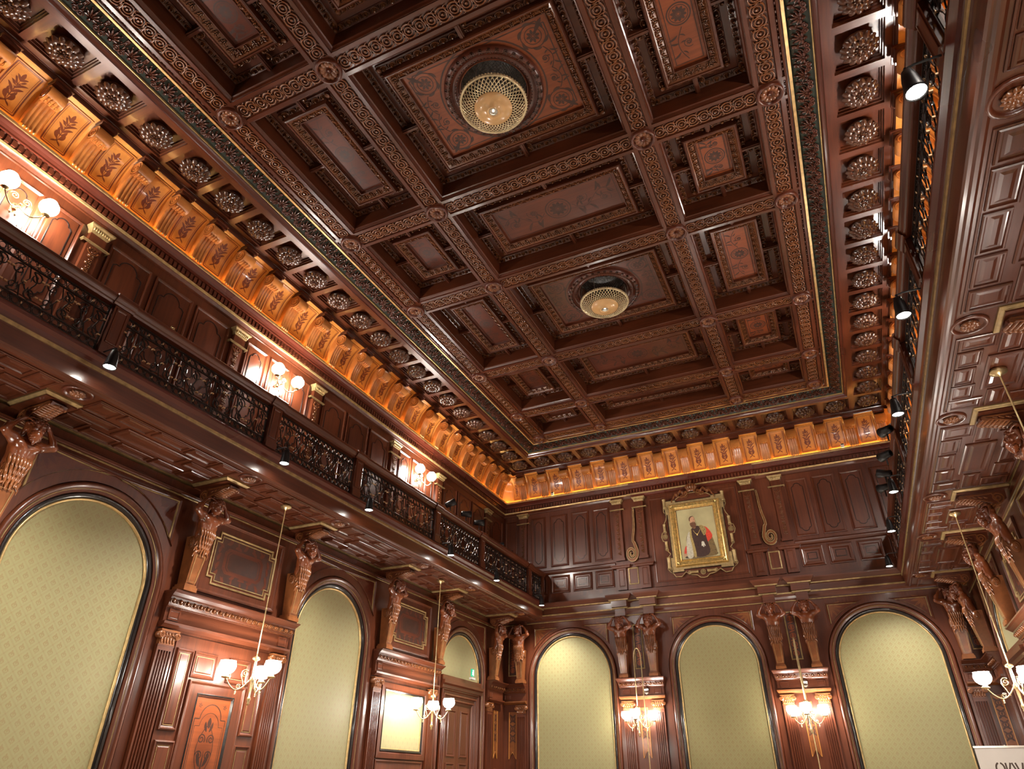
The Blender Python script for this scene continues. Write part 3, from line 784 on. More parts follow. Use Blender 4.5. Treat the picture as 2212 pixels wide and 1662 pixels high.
# ------------------------------------------------------------------ galleries (left and right)
SOFZ = 5.09; DF = 1.135
SOF = A_([[1,0,0,0],[0,0,1,0],[0,1,0,SOFZ],[0,0,0,1]],float)   # (u,depth,v) -> wall (u,d=v,z)
def raised(mb, u0, u1, v0, v1, w=.045, h=.02, base=0.0):
    mb.add(rect_rings(u0,u1,v0,v1,[(0,base),(.0,base-h*.6),(.25*w,base-h),(.6*w,base-h),(.75*w,base-.3*h),(w,base-.2*h),(w+.02,base-.2*h),(w+.045,base-.55*h)]))
def gallery(side):
    M = WM[side]; u0, u1 = YF, YB-.02
    g = thing('balcony_'+side,None,None,wp(side,5,.6,SOFZ),kind='structure'); go = A_(g.location)
    def P(mb,n,m,par=None):
        mb.V = [v-go for v in mb.V]; return mb.obj(n,m,par or g)
    mb = MB(M); mb.add(box(u0,u1,-.07,1.05,SOFZ,5.44)); P(mb,'floor_slab',W_Y)
    mb = MB(M); mb.add(profile_run([(1.04,SOFZ-.002),(1.06,SOFZ-.012),(1.085,SOFZ-.012),(1.10,SOFZ+.004),(1.122,SOFZ+.004),(DF,SOFZ+.02),(DF,5.285),(1.148,5.295)],u0,u1)); P(mb,'fascia',W_Y)
    mb = MB(M); mb.add(profile_run([(1.146,5.293),(1.158,5.297),(1.158,5.332),(1.146,5.337)],u0,u1)); P(mb,'gilt_strip',GILD)
    mb = MB(M); mb.add(profile_run([(1.148,5.335),(1.16,5.35),(1.17,5.385),(1.195,5.41),(1.205,5.42),(1.205,5.45),(1.19,5.462),(1.16,5.468),(1.155,5.495),(1.04,5.495),(1.04,5.43)],u0,u1)); P(mb,'ledge',W_RED)
    # coffered soffit between the beam ends
    piers = [1.54]+PIER
    sb = MB(M@SOF); blk = MB(M); gl = MB(M)
    for p in piers:
        blk.add(box(p-.17,p+.17,0,.70,5.03,SOFZ+.01))
        gl.add(rect_rings(p-.205,p+.205,-.02,.735,[(0,0),(.0,-.022),(.012,-.03),(.03,-.038),(.036,-.045)],cap=False),M=SOF)
    edges = list(zip(piers[:-1],piers[1:]))+[(PIER[-1],15.6+.17)]
    for a, b in edges:
        a += .21; b -= .21; W = b-a; c = (a+b)/2
        gl.add(rect_rings(a-.03,b+.03,-.2,.085,[(0,0),(.0,-.022),(.012,-.03),(.03,-.038),(.036,-.045)],cap=False),M=SOF)
        blk.add(profile_run([(.0,4.93),(.02,4.95),(.03,4.985),(.05,5.02),(.055,5.05),(.055,5.09)],a-.03,b+.03))
        if W < .8:
            raised(sb,a+.05,b-.05,.2,.95); continue
        v0, v1 = .13, .985; H = v1-v0; k = W/2.05
        e0, e1 = c-.30*W, c+.30*W
        raised(sb,e0+.16*k,e1-.16*k,v0+.31*H,v1-.31*H,.05,.024)            # long centre panel
        for s_ in (-1,1):
            for z_ in (0,1):
                q0, q1 = (c+s_*.49*W, c+s_*.345*W); q0, q1 = min(q0,q1), max(q0,q1)
                vv = (v0, v0+.36*H) if z_==0 else (v1-.36*H, v1)
                raised(sb,q0,q1,vv[0],vv[1],.04)                           # corner squares
                q0, q1 = (c+s_*.325*W, c+s_*.13*W); q0, q1 = min(q0,q1), max(q0,q1)
                vv = (v0, v0+.25*H) if z_==0 else (v1-.25*H, v1)
                raised(sb,q0,q1,vv[0],vv[1],.036)
            q0, q1 = (c+s_*.49*W, c+s_*.25*W); q0, q1 = min(q0,q1), max(q0,q1)
            raised(sb,q0,q1,v0+.39*H,v1-.39*H,.03)
        for z_ in (0,1):
            vv = (v0,v0+.22*H) if z_==0 else (v1-.22*H,v1)
            raised(sb,c-.11*W,c+.11*W,vv[0],vv[1],.034)
        sb.add(rect_rings(a+.0,b-.0,v0-.03,v1+.03,[(0,0),(0,-.012),(.012,-.016),(.02,-.004),(.022,0)],cap=False))
    P(sb,'soffit_panelling',W_Y); P(blk,'beam_ends',W_Y); P(gl,'gilt_crown',GILD)
    return g
gallery('left'); gallery('right')
JOINT = ['before the viewer','nearest the viewer','second from the viewer','third from the viewer','fourth from the viewer','fifth from the viewer','at the portrait wall']
# soffit rosettes
sr = thing('ceiling_medallion','', 'medallion', group='round carved medallions under the galleries')
mb = MB(); mb.add(lathe([(.155,0),(.15,-.012),(.135,-.018),(.118,-.008),(.11,.012),(.02,.012)],24),True); mb.obj('sunk_ring',W_N,sr)
mb = MB(); mb.add(flower_head(.082,.035,11,8),True); mb.obj('flower',W_TAN,sr)
PS = Proto(sr)
for s_ in ('left','right'):
    for k, p in enumerate(PIER):
        PS.put(wp(s_,p,.93,SOFZ-.005),0,'round carved medallion under the %s gallery, %s'%(s_,JOINT[k+1]))

# posts, iron panels and handrail
post = thing('newel_post','', 'post', group='wooden posts of the gallery railings')
mb = MB(LOC); mb.add(box(-.094,.094,-.055,.055,0,.612)); mb.add(box(-.10,.10,-.065,.07,0,.09)); mb.add(box(-.098,.098,-.06,.064,.09,.105)); mb.obj('shaft',W_Z,post)
mb = MB(LOC); mb.add(rect_rings(-.072,.072,.14,.59,[(0,.055),(.004,.065),(.014,.066),(.022,.058),(.03,.056)])); mb.obj('panel',W_Z,post)
PP = Proto(post)
DP = 1.105; ZP = 5.495
def railing(L):
    """scrolled wrought-iron panel of length L; local u 0..L, z 0..0.62"""
    H = .615; bars = MB(LOC); sc = MB(LOC); col = []; bd = [MB(LOC),MB(LOC)]
    r = .0085
    for z in (.03,.125,H-.125,H-.03): bars.add(box(0,L,-.009,.009,z-.007,z+.007))
    for u in (.012,L-.012): bars.add(box(u-.009,u+.009,-.009,.009,.0,H))
    # small ring borders
    n = max(4,int(round(L/.10))); st = L/n
    a = np.linspace(0,2*PI,9)[:-1]
    for k in range(n):
        for iz, z in enumerate((.0775,H-.0775)):
            uc = st*(k+.5)
            bd[iz].add(tube(np.stack([uc+.034*np.cos(a),np.zeros(8),z+.034*np.sin(a)],-1),.0055,4,closed=True))
            if k == n-1: continue
            bd[iz].add(tube(A_([(uc+st/2-.018,0,z-.04),(uc+st/2,0,z),(uc+st/2-.018,0,z+.04)]),.0055,4)); bd[iz].add(tube(A_([(uc+st/2+.018,0,z-.04),(uc+st/2,0,z),(uc+st/2+.018,0,z+.04)]),.0055,4))
            if k%2 == 0: col.append((uc+st/2,z,0))
    # scroll field
    m = max(2,int(round(L/.36))); w = L/m
    z0, z1 = .135, H-.135; zc = (z0+z1)/2
    for k in range(m):
        uc = w*(k+.5)
        for sg in (-1,1):
            x = uc+sg*w*.25
            top = spiral((x,z1-.075),.012,.068,PI/2*(1-sg)+2*PI*.0,sg*1.35,16)
            bot = spiral((x,z0+.075),.012,.068,PI/2*(1+sg)+0,sg*1.35,16)
            for S in (top,bot):
                sc.add(tube(np.stack([S[:,0],np.zeros(len(S)),S[:,1]],-1),np.linspace(.005,r,16),4))
            e1, e2 = top[-1], bot[-1]
            t_ = np.linspace(0,1,8); mid = np.stack([e1[0]+(e2[0]-e1[0])*t_+sg*.035*np.sin(2*PI*t_),np.zeros(8),e1[1]+(e2[1]-e1[1])*t_],-1)
            sc.add(tube(mid,r,4))
            for z in (z1-.075,z0+.075):
                col.append((x+sg*.064,z,1))
        sc.add(tube(A_([(uc,0,z0),(uc-.03,0,zc-.06),(uc,0,zc),(uc+.03,0,zc+.06),(uc,0,z1)]),.007,4))
        col.append((uc,zc,1))
        for sg in (-1,1):
            for sz in (-1,1):
                sc.add(xf((dome(.012,.006,.05,5,2,(0,0,0),0,True)),1,1,1,0,(uc+sg*.05,0,zc+sz*.07)))
    return bars, sc, bd, col
RAILS = {}; COLM = {}
def put_railing(side, a, b, label):
    L = round(b-a,3)
    if L in RAILS:
        return dup(RAILS[L],wp(side,a if side!='right' else b,DP,ZP),RZ[side],label)
    t = thing('iron_railing',label,'railing',wp(side,a if side!='right' else b,DP,ZP),RZ[side],'wrought iron railings of the galleries')
    bars, sc, bd, col = railing(L)
    bars.obj('frame',IRON,t); sc.obj('scrollwork',IRON,t)
    for b_ in bd: b_.obj('ring_border',IRON,t)
    for u_, z_, k_ in col:
        if k_ not in COLM: COLM[k_] = (MB(LOC).add(box(-.006,.006,-.014,.014,-.012,.012)) if k_==0 else MB(LOC).add(box(-.015,.015,-.013,.013,-.008,.008))).mesh('brass_collar',BRASSC)
        o = bpy.data.objects.new('brass_collar',COLM[k_]); COL.objects.link(o); o.parent = t; o.location = (u_,0,z_)
    RAILS[L] = t
    return t
RB = [1.54]+PIER
for s_ in ('left','right'):
    for k, p in enumerate(RB):
        if k == 0: continue
        PP.put(wp(s_,p,DP,ZP),RZ[s_],'square wooden post of the %s gallery railing, %s'%(s_,JOINT[k]))
    bays = ['nearest bay, cut by the frame edge','first full bay from the viewer','second full bay','third full bay','fourth full bay','fifth full bay','short last bay by the portrait wall']
    segs = [(-.4,1.437)]+[(RB[k]+.103,RB[k+1]-.103) for k in range(6)]+[(PIER[-1]+.103,15.415)]
    for (a,b), l_ in list(zip(segs[1:],bays)):
        put_railing(s_,a,b,'scrolled black iron railing of the %s gallery, %s'%(s_,l_))
    h = thing('handrail','moulded dark wooden handrail along the %s gallery'%s_,'handrail',wp(s_,5,DP,6.13))
    ho = A_(h.location)
    def hp(mb,n,m): mb.V=[v-ho for v in mb.V]; mb.obj(n,m,h)
    hprof = [(DP-.04,6.115),(DP+.04,6.115),(DP+.045,6.14),(DP+.06,6.15),(DP+.075,6.18),(DP+.085,6.19),(DP+.085,6.225),(DP+.07,6.24),(DP-.06,6.24),(DP-.075,6.22),(DP-.06,6.15),(DP-.04,6.115)]
    mb = MB(WM[s_]); mb.add(profile_run(hprof,-3,15.58)); hp(mb,'rail',W_Y)
    for p in RB:
        mb = MB(WM[s_]); mb.add(profile_run([(d+(.022 if d>DP else -.01),z+(.004 if z>6.2 else -.002)) for d, z in hprof],p-.125,p+.125)); hp(mb,'post_cap',W_Y)
    t = thing('newel_post','slim end post of the %s gallery railing against the portrait wall'%s_,'post',wp(s_,15.47,DP,ZP),RZ[s_],'wooden posts of the gallery railings')
    mb = MB(LOC); mb.add(box(-.048,.048,-.05,.05,0,.612)); mb.obj('shaft',W_Z,t)

# consoles over the carved figures
def console():
    t = thing('beam_console','', 'scroll console', group='scroll consoles carrying the gallery beams')
    top = [(.14,-.0),(.66,-.0)]
    bot = [(.70,-.03),(.69,-.06),(.62,-.06),(.55,-.075),(.46,-.11),(.38,-.145),(.30,-.165),(.22,-.155),(.15,-.11)]
    poly = top+bot
    V = A_([[s_*.085,d,z] for s_ in (-1,1) for d, z in poly]); n = len(poly)
    mb = MB(LOC); mb.add((V,[A_([[i,(i+1)%n,n+(i+1)%n,n+i] for i in range(n)]),A_([np.arange(n)]),A_([np.arange(n)+n])])); mb.obj('body',W_N,t)
    mb = MB(LOC)
    for s_ in (-1,1):
        c = np.concatenate([spiral((.25,-.09),.012,.075,0,1.75,22),A_([(.30,-.025),(.42,-.03),(.55,-.028),(.64,-.025)]),spiral((.655,-.045),.025,.008,PI/2,-1.1,8)])
        mb.add(tube(np.stack([np.full(len(c),s_*.088),c[:,0],c[:,1]],-1),.011,4))
        mb.add(tube(A_([(s_*.088,.32,-.15),(s_*.088,.45,-.10),(s_*.088,.6,-.055),(s_*.088,.68,-.04)]),.010,4))
        for q in range(4): mb.add(xf(dome(.03,.012,.012,6,2),1,1,1,0,(0,0,0)),False,M=A_([[0,0,s_,s_*.086],[math.cos(.5),-math.sin(.5),0,.38+.06*q],[math.sin(.5),math.cos(.5),0,-.07+.008*q],[0,0,0,1]]))
    mb.obj('scrolls',W_TAN,t)
    mb = MB(LOC)
    for q in range(13):
        f = q/12; d = .26+.42*f; z = -.168+.115*f
        w_ = .088*(1-.35*abs(f-.5))
        for s_ in (-1,1):
            mb.add(tube(A_([(0,d+.03,z-.014),(s_*w_*.5,d+.01,z-.01),(s_*w_,d-.035,z+.01)]),[.020,.019,.012],5),True)
    mb.add(tube(A_([(0,.24,-.178),(0,.45,-.13),(0,.70,-.062)]),.014,5),True)
    mb.obj('acanthus_leaf',W_TAN,t)
    return t
PCn = Proto(console())
for s_ in ('left','right'):
    for k, p in enumerate(PIER):
        PCn.put(wp(s_,p,0,5.03),RZ[s_],'carved scroll console under the %s gallery, %s'%(s_,JOINT[k+1]))

# ------------------------------------------------------------------ gallery level wall panelling
def arched_outline(mb, u0, u1, v0, v1, d, both=True, w=.012):
    c = (u0+u1)/2; hw = (u1-u0)/2; r = hw*.62
    def end(vt, sg):
        a = np.linspace(PI,0,12)
        pts = [(c-hw,vt-sg*(r+.09)),(c-hw,vt-sg*(r*.75+.03)),(c-hw*.82,vt-sg*(r*.75+.0)),(c-r,vt-sg*r*.75)]
        pts += [(c+r*math.cos(q),vt-sg*r*.75+sg*r*.95*math.sin(q)) for q in a[1:-1]]
        pts += [(c+r,vt-sg*r*.75),(c+hw*.82,vt-sg*(r*.75+0)),(c+hw,vt-sg*(r*.75+.03)),(c+hw,vt-sg*(r+.09))]
        return pts
    top = end(v1,1)
    bot = end(v0,-1) if both else [(c-hw,v0),(c+hw,v0)]
    pts = top+bot[::-1]
    V = A_([(p[0],d,p[1]) for p in pts]); mb.add(tube(V,w*.6,4,closed=True))
def wall_panel(mb, u0, u1, v0, v1, d=0.0):
    mb.add(rect_rings(u0,u1,v0,v1,[(0,d),(.004,d+.03),(.018,d+.034),(.03,d+.022),(.045,d+.012),(.052,d+.012),(.06,d+.02)]))
def cap_pilaster(name, M, u, v0, v1, w=.20, label=None, loc=None, rz=0):
    t = thing(name,label,'pilaster',loc,rz,'gallery pilasters with gilt capitals')
    h = v1-v0
    mb = MB(LOC); mb.add(box(-w/2,w/2,0,.06,0,h-.26)); mb.add(box(-w/2-.02,w/2+.02,0,.075,0,.06)); mb.add(box(-w/2-.01,w/2+.01,0,.065,h-.26,h-.10)); mb.obj('shaft',W_Z,t)
    mb = MB(LOC); lt = tile_leaf(.12,.10,.02)
    run(mb,lt,.12,(0,.06,.12),(0,.06,h-.38),(0,1,0))
    a = np.linspace(PI,2*PI,8); mb.add(tube(np.stack([.07*np.cos(a),np.full(8,.066),h-.36+.05*np.sin(a)],-1),.008,4)); 
    for q in range(3): mb.add(dome(.02,.02,.02,6,2,(0,.0,0)),True,M=A_([[1,0,0,(q-1)*.04],[0,0,1,.06],[0,1,0,h-.33],[0,0,0,1]]))
    mb.obj('carved_drop',W_TAN,t)
    mb = MB(LOC); mb.add(ledge([(.06,h-.275),(.085,h-.265),(.085,h-.25),(.06,h-.245)],-w/2,w/2,.0)); mb.add(ledge([(.06,h-.115),(.08,h-.105),(.09,h-.06),(.125,h-.02),(.125,h),(0,h)],-w/2+.06,w/2-.06,.0)); mb.obj('gilt_mouldings',GILD,t)
    mb = MB(LOC); run(mb,tile_box(.032,.05,.012),.032,(-w/2-.02,.095,h-.065),(w/2+.02,.095,h-.065),(0,1,.0)); mb.obj('capital_flutes',GILT,t)
    return t
gp = {}
def gal_pil(side, u, label):
    if 'p' not in gp: gp['p'] = Proto(cap_pilaster('gallery_pilaster',None,0,6.33,7.885,.20,'',(0,0,0)))
    return gp['p'].put(up(side,u,.003,6.336 if side=='back' else 6.224),RZ[side],label)
pane = MB(ULM); out = MB(ULM); dado = MB(ULM)
for a, b in list(zip(RB[:-1],RB[1:]))+[(PIER[-1],15.75)]:
    a += .16; b -= .16; n = 3 if b-a > 1.2 else 1
    w = (b-a)/n
    for k in range(n):
        q0, q1 = a+w*k+.035, a+w*(k+1)-.035
        wall_panel(pane,q0,q1,6.32,7.74); arched_outline(out,q0+.11,q1-.11,6.46,7.60,.022)
        wall_panel(dado,q0,q1,5.62,6.08)
dado.add(profile_run([(0,6.13),(.03,6.15),(.045,6.19),(.03,6.215),(0,6.22)],-1,15.7))
def upart(side, mb, name, mat): return wpart(side,mb,name,mat)
upart('left',pane,'gallery_panelling',W_Z); upart('left',out,'arched_stringing',EBONY); upart('left',dado,'gallery_dado',W_Z)
for k, p in enumerate(RB):
    if k: gal_pil('left',p,'pilaster with gilt capital on the left gallery wall, %s'%JOINT[k])
# right gallery wall: plain boards, it is hidden by its own balcony
# back wall panelling either side of the portrait
pane = MB(UBM); out = MB(UBM); dado = MB(UBM); dstr = MB(UBM)
LP = [(-6.84,-6.43),(-6.29,-5.815),(-5.705,-5.226),(-5.12,-4.668)]
RP = [(2*-2.53-b,2*-2.53-a) for a, b in LP][::-1]
for a, b in [(-7.6,-7.25)]+LP+RP+[(2.22,2.54)]:
    wall_panel(pane,a,b,6.40,7.76); 
    if b-a > .4: arched_outline(out,a+.105,b-.105,6.53,7.63,.022,True,.014)
    if b-a > .4:
        mb_ = dado; mb_.add(rect_rings(a-.01,b+.01,5.735,6.165,[(0,0),(.004,.03),(.02,.035),(.04,.018),(.06,.012),(.075,.012),(.10,.026)]))
        dstr.add(rect_rings(a+.13,b-.13,5.875,6.025,[(0,.02),(0,.03),(.012,.03),(.012,.02)],cap=False))
for a, b in ((-7.6,-4.60),(-.46,2.54)):
    dado.add(profile_run([(0,6.21),(.03,6.225),(.05,6.255),(.055,6.29),(.03,6.31),(.0,6.33)],a,b))
dado.add(profile_run([(0,5.62),(.03,5.62),(.03,5.47),(0,5.47)],-7.6,2.54))
wpart('back',pane,'upper_panelling',W_Z); wpart('back',out,'arched_stringing',EBONY); wpart('back',dado,'upper_dado',W_X); wpart('back',dstr,'square_stringing',EBONY)
BP = [-7.06,-4.45,-3.87,-1.27,-.60,2.02]
names_ = ['in the left corner','outer one left of the portrait','just left of the portrait','just right of the portrait','outer one right of the portrait','in the right corner']
for x, n_ in zip(BP,names_): 
    gal_pil('back',x,'tall pilaster with gilt capital on the portrait wall, '+n_)
pd_ = MB(UBM); pg = MB(UBM)
for x in BP[1:5]:
    pd_.add(box(x-.115,x+.115,0,.08,5.63,6.16)); pd_.add(rect_rings(x-.075,x+.075,5.70,6.12,[(0,.08),(.004,.092),(.014,.092),(.024,.082),(.03,.086)]))
    pd_.add(ledge([(.08,6.14),(.10,6.15),(.115,6.19),(.13,6.20),(.13,6.225),(0,6.225)],x-.115,x+.115,.0))
for c in (-4.16,-.935):
    pd_.add(box(c-.17,c+.17,0,.04,5.63,6.22))
    pg.add(rect_rings(c-.12,c+.12,5.745,6.14,[(0,.04),(.0,.055),(.012,.058),(.024,.05),(.026,.042)],cap=False))
wpart('back',pd_,'pedestals',W_Z); wpart('back',pg,'gilt_panel_frames',GILD)
# portrait bay backboard
mb = MB(UBM); mb.add(box(-3.665,-1.465,0,.03,5.63,7.88)); mb.add(rect_rings(-3.62,-1.51,5.72,7.80,[(0,.03),(.004,.045),(.02,.048),(.035,.035)],cap=False)); wpart('back',mb,'portrait_bay',W_Z)
# big flat scrolls between the pilaster pairs
def volute(sg, label):
    t = thing('wall_volute',label,'carved volute',up('back',-4.16 if sg<0 else -.935,.003,6.28),0,'scroll volutes beside the portrait'); t.scale = (.74,1,.97)
    # sg<0: stem rises to the right side
    sp = spiral((0.02*-sg,.22),.03,.185,PI if sg<0 else 0,(-1 if sg<0 else 1)*-1.75*-1,34)
    s_ = -sg
    stem = A_([(s_*.20,.30),(s_*.12,.46),(s_*.075,.52),(s_*.085,.62),(s_*.13,.80),(s_*.155,1.0),(s_*.16,1.2),(s_*.17,1.33)])
    sp = spiral((-.0*s_,.21),.03,.20,(0.6 if s_>0 else PI-.6)-s_*3.5*PI,s_*1.75,40)
    path = np.concatenate([sp,stem[1:]])
    wd = np.concatenate([np.linspace(.03,.085,40),[.075,.06,.06,.055,.05,.045,.04]])
    body = MB(LOC); q, f = stroke(path,wd)
    V = np.concatenate([np.stack([q[:,0],np.full(len(q),.045),q[:,1]],-1),np.stack([q[:,0],np.zeros(len(q)),q[:,1]],-1)]); n = len(path); N = len(q)
    side = [[i,i+1,N+i+1,N+i] for i in range(n-1)]+[[n+i,n+i+1,N+n+i+1,N+n+i] for i in range(n-1)]
    body.add((V,[f,A_(side)])); body.obj('scroll_band',W_TAN,t)
    e = MB(LOC)
    for k in (0,1):
        ed = q[:n] if k==0 else q[n:]
        e.add(tube(np.stack([ed[:,0],np.full(n,.05),ed[:,1]],-1),.010,4))
    e.add(xf(torus(.022,.008,10,4),1,1,1),M=A_([[1,0,0,s_*.17],[0,0,1,.05],[0,1,0,1.35],[0,0,0,1]]))
    e.obj('gilt_edges',GILD,t)
    return t
volute(-1,'large flat wooden scroll with gilt edges on the left of the portrait'); volute(1,'large flat wooden scroll with gilt edges on the right of the portrait')
# ------------------------------------------------------------------ lower walls
def damask(name):
    m, t, b = nt(name)
    tc = node(t,'ShaderNodeTexCoord'); sep = node(t,'ShaderNodeSeparateXYZ'); t.links.new(tc.outputs['Object'],sep.inputs[0])
    def mth(op, a, b_=None, c=None):
        n = node(t,'ShaderNodeMath',operation=op)
        for i, v in enumerate((a,b_,c)):
            if v is None: continue
            if isinstance(v,(int,float)): n.inputs[i].default_value = v
            else: t.links.new(v,n.inputs[i])
        return n.outputs[0]
    P = .15
    u = mth('DIVIDE',sep.outputs['X'],P); v = mth('DIVIDE',sep.outputs['Z'],P)
    a = mth('MULTIPLY',mth('ADD',u,v),.7071*1.414/1.0); c = mth('MULTIPLY',mth('SUBTRACT',u,v),1.0)
    fa = mth('ABSOLUTE',mth('SUBTRACT',mth('FRACT',a),.5)); fc = mth('ABSOLUTE',mth('SUBTRACT',mth('FRACT',c),.5))
    mx = mth('MAXIMUM',fa,fc)
    line = mth('MULTIPLY',mth('GREATER_THAN',mx,.445),mth('LESS_THAN',mx,.475))
    line2 = mth('GREATER_THAN',mth('ADD',fa,fc),.93)
    # upright trefoil motif inside each lozenge:  p,q = lozenge centred upright coordinates
    ca = mth('SUBTRACT',mth('FRACT',a),.5); cc = mth('SUBTRACT',mth('FRACT',c),.5)
    p = mth('SUBTRACT',ca,cc); q = mth('ADD',ca,cc)      # p ~ vertical, q ~ horizontal
    qa = mth('ABSOLUTE',q)
    def ell(x0, y0, rx, ry, tilt=0.0):
        X = mth('SUBTRACT',qa,x0); Y = mth('SUBTRACT',p,y0)
        ct, st = math.cos(tilt), math.sin(tilt)
        X2 = mth('ADD',mth('MULTIPLY',X,ct),mth('MULTIPLY',Y,st)); Y2 = mth('SUBTRACT',mth('MULTIPLY',Y,ct),mth('MULTIPLY',X,st))
        d = mth('ADD',mth('POWER',mth('ABSOLUTE',mth('DIVIDE',X2,rx)),2.0),mth('POWER',mth('ABSOLUTE',mth('DIVIDE',Y2,ry)),2.0))
        return mth('LESS_THAN',d,1.0)
    mot = ell(0,.22,.13,.34)
    for e in ((.26,.08,.10,.24,.6),(.2,-.2,.07,.16,-.7),(0,-.33,.06,.2,0)): mot = mth('MAXIMUM',mot,ell(*e))
    pat = mth('MAXIMUM',mth('MAXIMUM',line,line2),mot)
    no = node(t,'ShaderNodeTexNoise'); no.inputs['Scale'].default_value = 120; t.links.new(tc.outputs['Object'],no.inputs['Vector'])
    mixc = node(t,'ShaderNodeMix',data_type='RGBA'); t.links.new(pat,mixc.inputs['Factor'])
    mixc.inputs[6].default_value = (.295,.268,.118,1); mixc.inputs[7].default_value = (.270,.212,.090,1)
    t.links.new(mixc.outputs[2],b.inputs['Base Color'])
    ro = mth('MULTIPLY_ADD',pat,-.16,.58); t.links.new(ro,b.inputs['Roughness'])
    b.inputs['Sheen Weight'].default_value = .15
    bp = node(t,'ShaderNodeBump'); bp.inputs['Strength'].default_value = .15; bp.inputs['Distance'].default_value = .002
    hh = mth('ADD',pat,mth('MULTIPLY',no.outputs['Fac'],.3)); t.links.new(hh,bp.inputs['Height']); t.links.new(bp.outputs['Normal'],b.inputs['Normal'])
    return m
DAM = damask('olive_damask')

def arch_sweep(R, vs, v0, prof, n=36):
    P = []
    for o, d in prof:
        r = R+o; a = np.linspace(PI,0,n)
        pts = [(-r,d,v0)]+[(r*math.cos(q),d,vs+r*math.sin(q)) for q in a]+[(r,d,v0)]
        P.append(pts)
    return grid(A_(P))
def arch_panel(side, u, R, vs, v0, label, cat='wall panel', door=False):
    t = thing('arched_panel',label,'arched wall panel',wp(side,u,0,0),RZ[side],'arched fabric panels of the lower walls')
    n = 36; a = np.linspace(PI,0,n)
    mb = MB(LOC); poly = [(-R,v0)]+[(R*math.cos(q),vs+R*math.sin(q)) for q in a]+[(R,v0)]
    V = A_([(p[0],.02,p[1]) for p in poly]); mb.add((V,[A_([np.arange(len(V))])])); mb.obj('fabric',DAM,t)
    z0 = 0.0 if not door else v0
    mb = MB(LOC); mb.add(arch_sweep(R,vs,z0,[(-.004,.018),(0,.04),(.012,.048),(.022,.044),(.026,.028)]),True); mb.obj('gilt_fillet',GILT,t)
    mb = MB(LOC); mb.add(arch_sweep(R,vs,z0,[(.024,.03),(.03,.052),(.05,.066),(.072,.07),(.082,.06),(.085,.045)]),True); mb.obj('ebony_band',EBONY,t)
    mb = MB(LOC); mb.add(arch_sweep(R,vs,0,[(.083,.045),(.088,.075),(.115,.085),(.12,.092)])); mb.add(arch_sweep(R,vs,0,[(.128,.092),(.134,.105),(.15,.125),(.165,.135),(.18,.13),(.192,.118),(.200,.102),(.204,.09)]),True); mb.obj('architrave',W_N if False else W_Z,t)
    mb = MB(LOC); mb.add(arch_sweep(R,vs,0,[(.119,.091),(.120,.096),(.127,.096),(.129,.091)])); mb.obj('gilt_line',GILD,t)
    return t
def spandrel(mb, u, R, vs, ua, ub, vt, d=.10, Ro=.211):
    """board filling [ua,ub] up to vt around an arch"""
    r = R+Ro; n = 33; a = np.linspace(PI,0,n)
    inn = [(u-r,0)]+[(u+r*math.cos(q),vs+r*math.sin(q)) for q in a]+[(u+r,0)]
    outp = [(ua,0)]
    for q in a:
        c, s = math.cos(q), math.sin(q)
        ext = (ub-u) if c>0 else (u-ua)
        k = min(ext/abs(c) if abs(c)>1e-6 else 1e9, (vt-vs)/s if s>1e-6 else 1e9)
        outp.append((u+k*c,vs+k*s))
    outp.append((ub,0))
    for cx, sg in ((ua,-1),(ub,1)):
        i = min(range(1,n+1),key=lambda i:(outp[i][0]-cx)**2+(outp[i][1]-vt)**2); outp[i] = (cx,vt)
    V = A_([[(p[0],d,p[1]) for p in inn],[(p[0],d,p[1]) for p in outp]]); mb.add(grid(V))
    V2 = A_([[(p[0],d,p[1]) for p in inn],[(p[0],.0,p[1]) for p in inn]]); mb.add(grid(V2))
def tri_inlay(side, u, sg, R, vs, vt, ext, tilt=.30):
    """carved spandrel triangle: outer upright edge, level top, curved lower edge"""
    M = WM[side]; rr = R+tilt
    uo = ext; v_ = vt
    h1 = math.sqrt(max(rr*rr-(vt-vs)**2,.0)); lowv = vs+math.sqrt(max(rr*rr-uo*uo,0.0004))
    if h1 > uo-.08: return
    a0, a1 = math.atan2(vt-vs,h1), math.atan2(lowv-vs,uo)
    arc = [(rr*math.cos(q),vs+rr*math.sin(q)) for q in np.linspace(a0,a1,9)]
    pts = arc+[(uo,vt)]
    pts = [(u+sg*p[0],p[1]) for p in pts]
    g, tri, leaf = [], [], []
    c = (A_(pts[0])+A_(pts[8])+A_(pts[9]))/3
    def shrink(k): return [tuple(c+(A_(p)-c)*k) for p in pts]
    o = MB(M)
    Q = [[(p[0],d,p[1]) for p in shrink(k)] for k, d in ((1.12,.10),(1.10,.118),(1.0,.122),(.93,.108))]
    o.add(grid(A_(Q),cm=True)); wpart(side,o,'spandrel_frame',W_Z)
    o = MB(M); Q = [[(p[0],d,p[1]) for p in shrink(k)] for k, d in ((.93,.108),(.92,.116),(.86,.116),(.85,.106))]
    o.add(grid(A_(Q),cm=True)); wpart(side,o,'spandrel_gilding',GILD)
    o = MB(M); q = shrink(.86); o.add((A_([(p[0],.106,p[1]) for p in q]),[A_([np.arange(len(q))])])); wpart(side,o,'spandrel_ground',W_DRK)
    o = MB(M); cor = A_(q[9]); S = []
    for k in range(5):
        for nm in range(3):
            L = (.16+.03*nm)*min(1.3,(uo-h1)/.42); an = math.atan2(c[1]-cor[1],c[0]-cor[0])+(k-2)*.33
            if nm==0: S.append(leaf2(cor[0]+.03*math.cos(an),cor[1]+.03*math.sin(an),an,L*1.15*(1 if abs(k-2)<2 else .9),.05,.25*(k-2)))
    flat(o,S,lambda a,b: np.stack([a,np.full_like(a,.1085),b],-1)); wpart(side,o,'spandrel_leaf',W_TAN if side=='back' else W_RED)

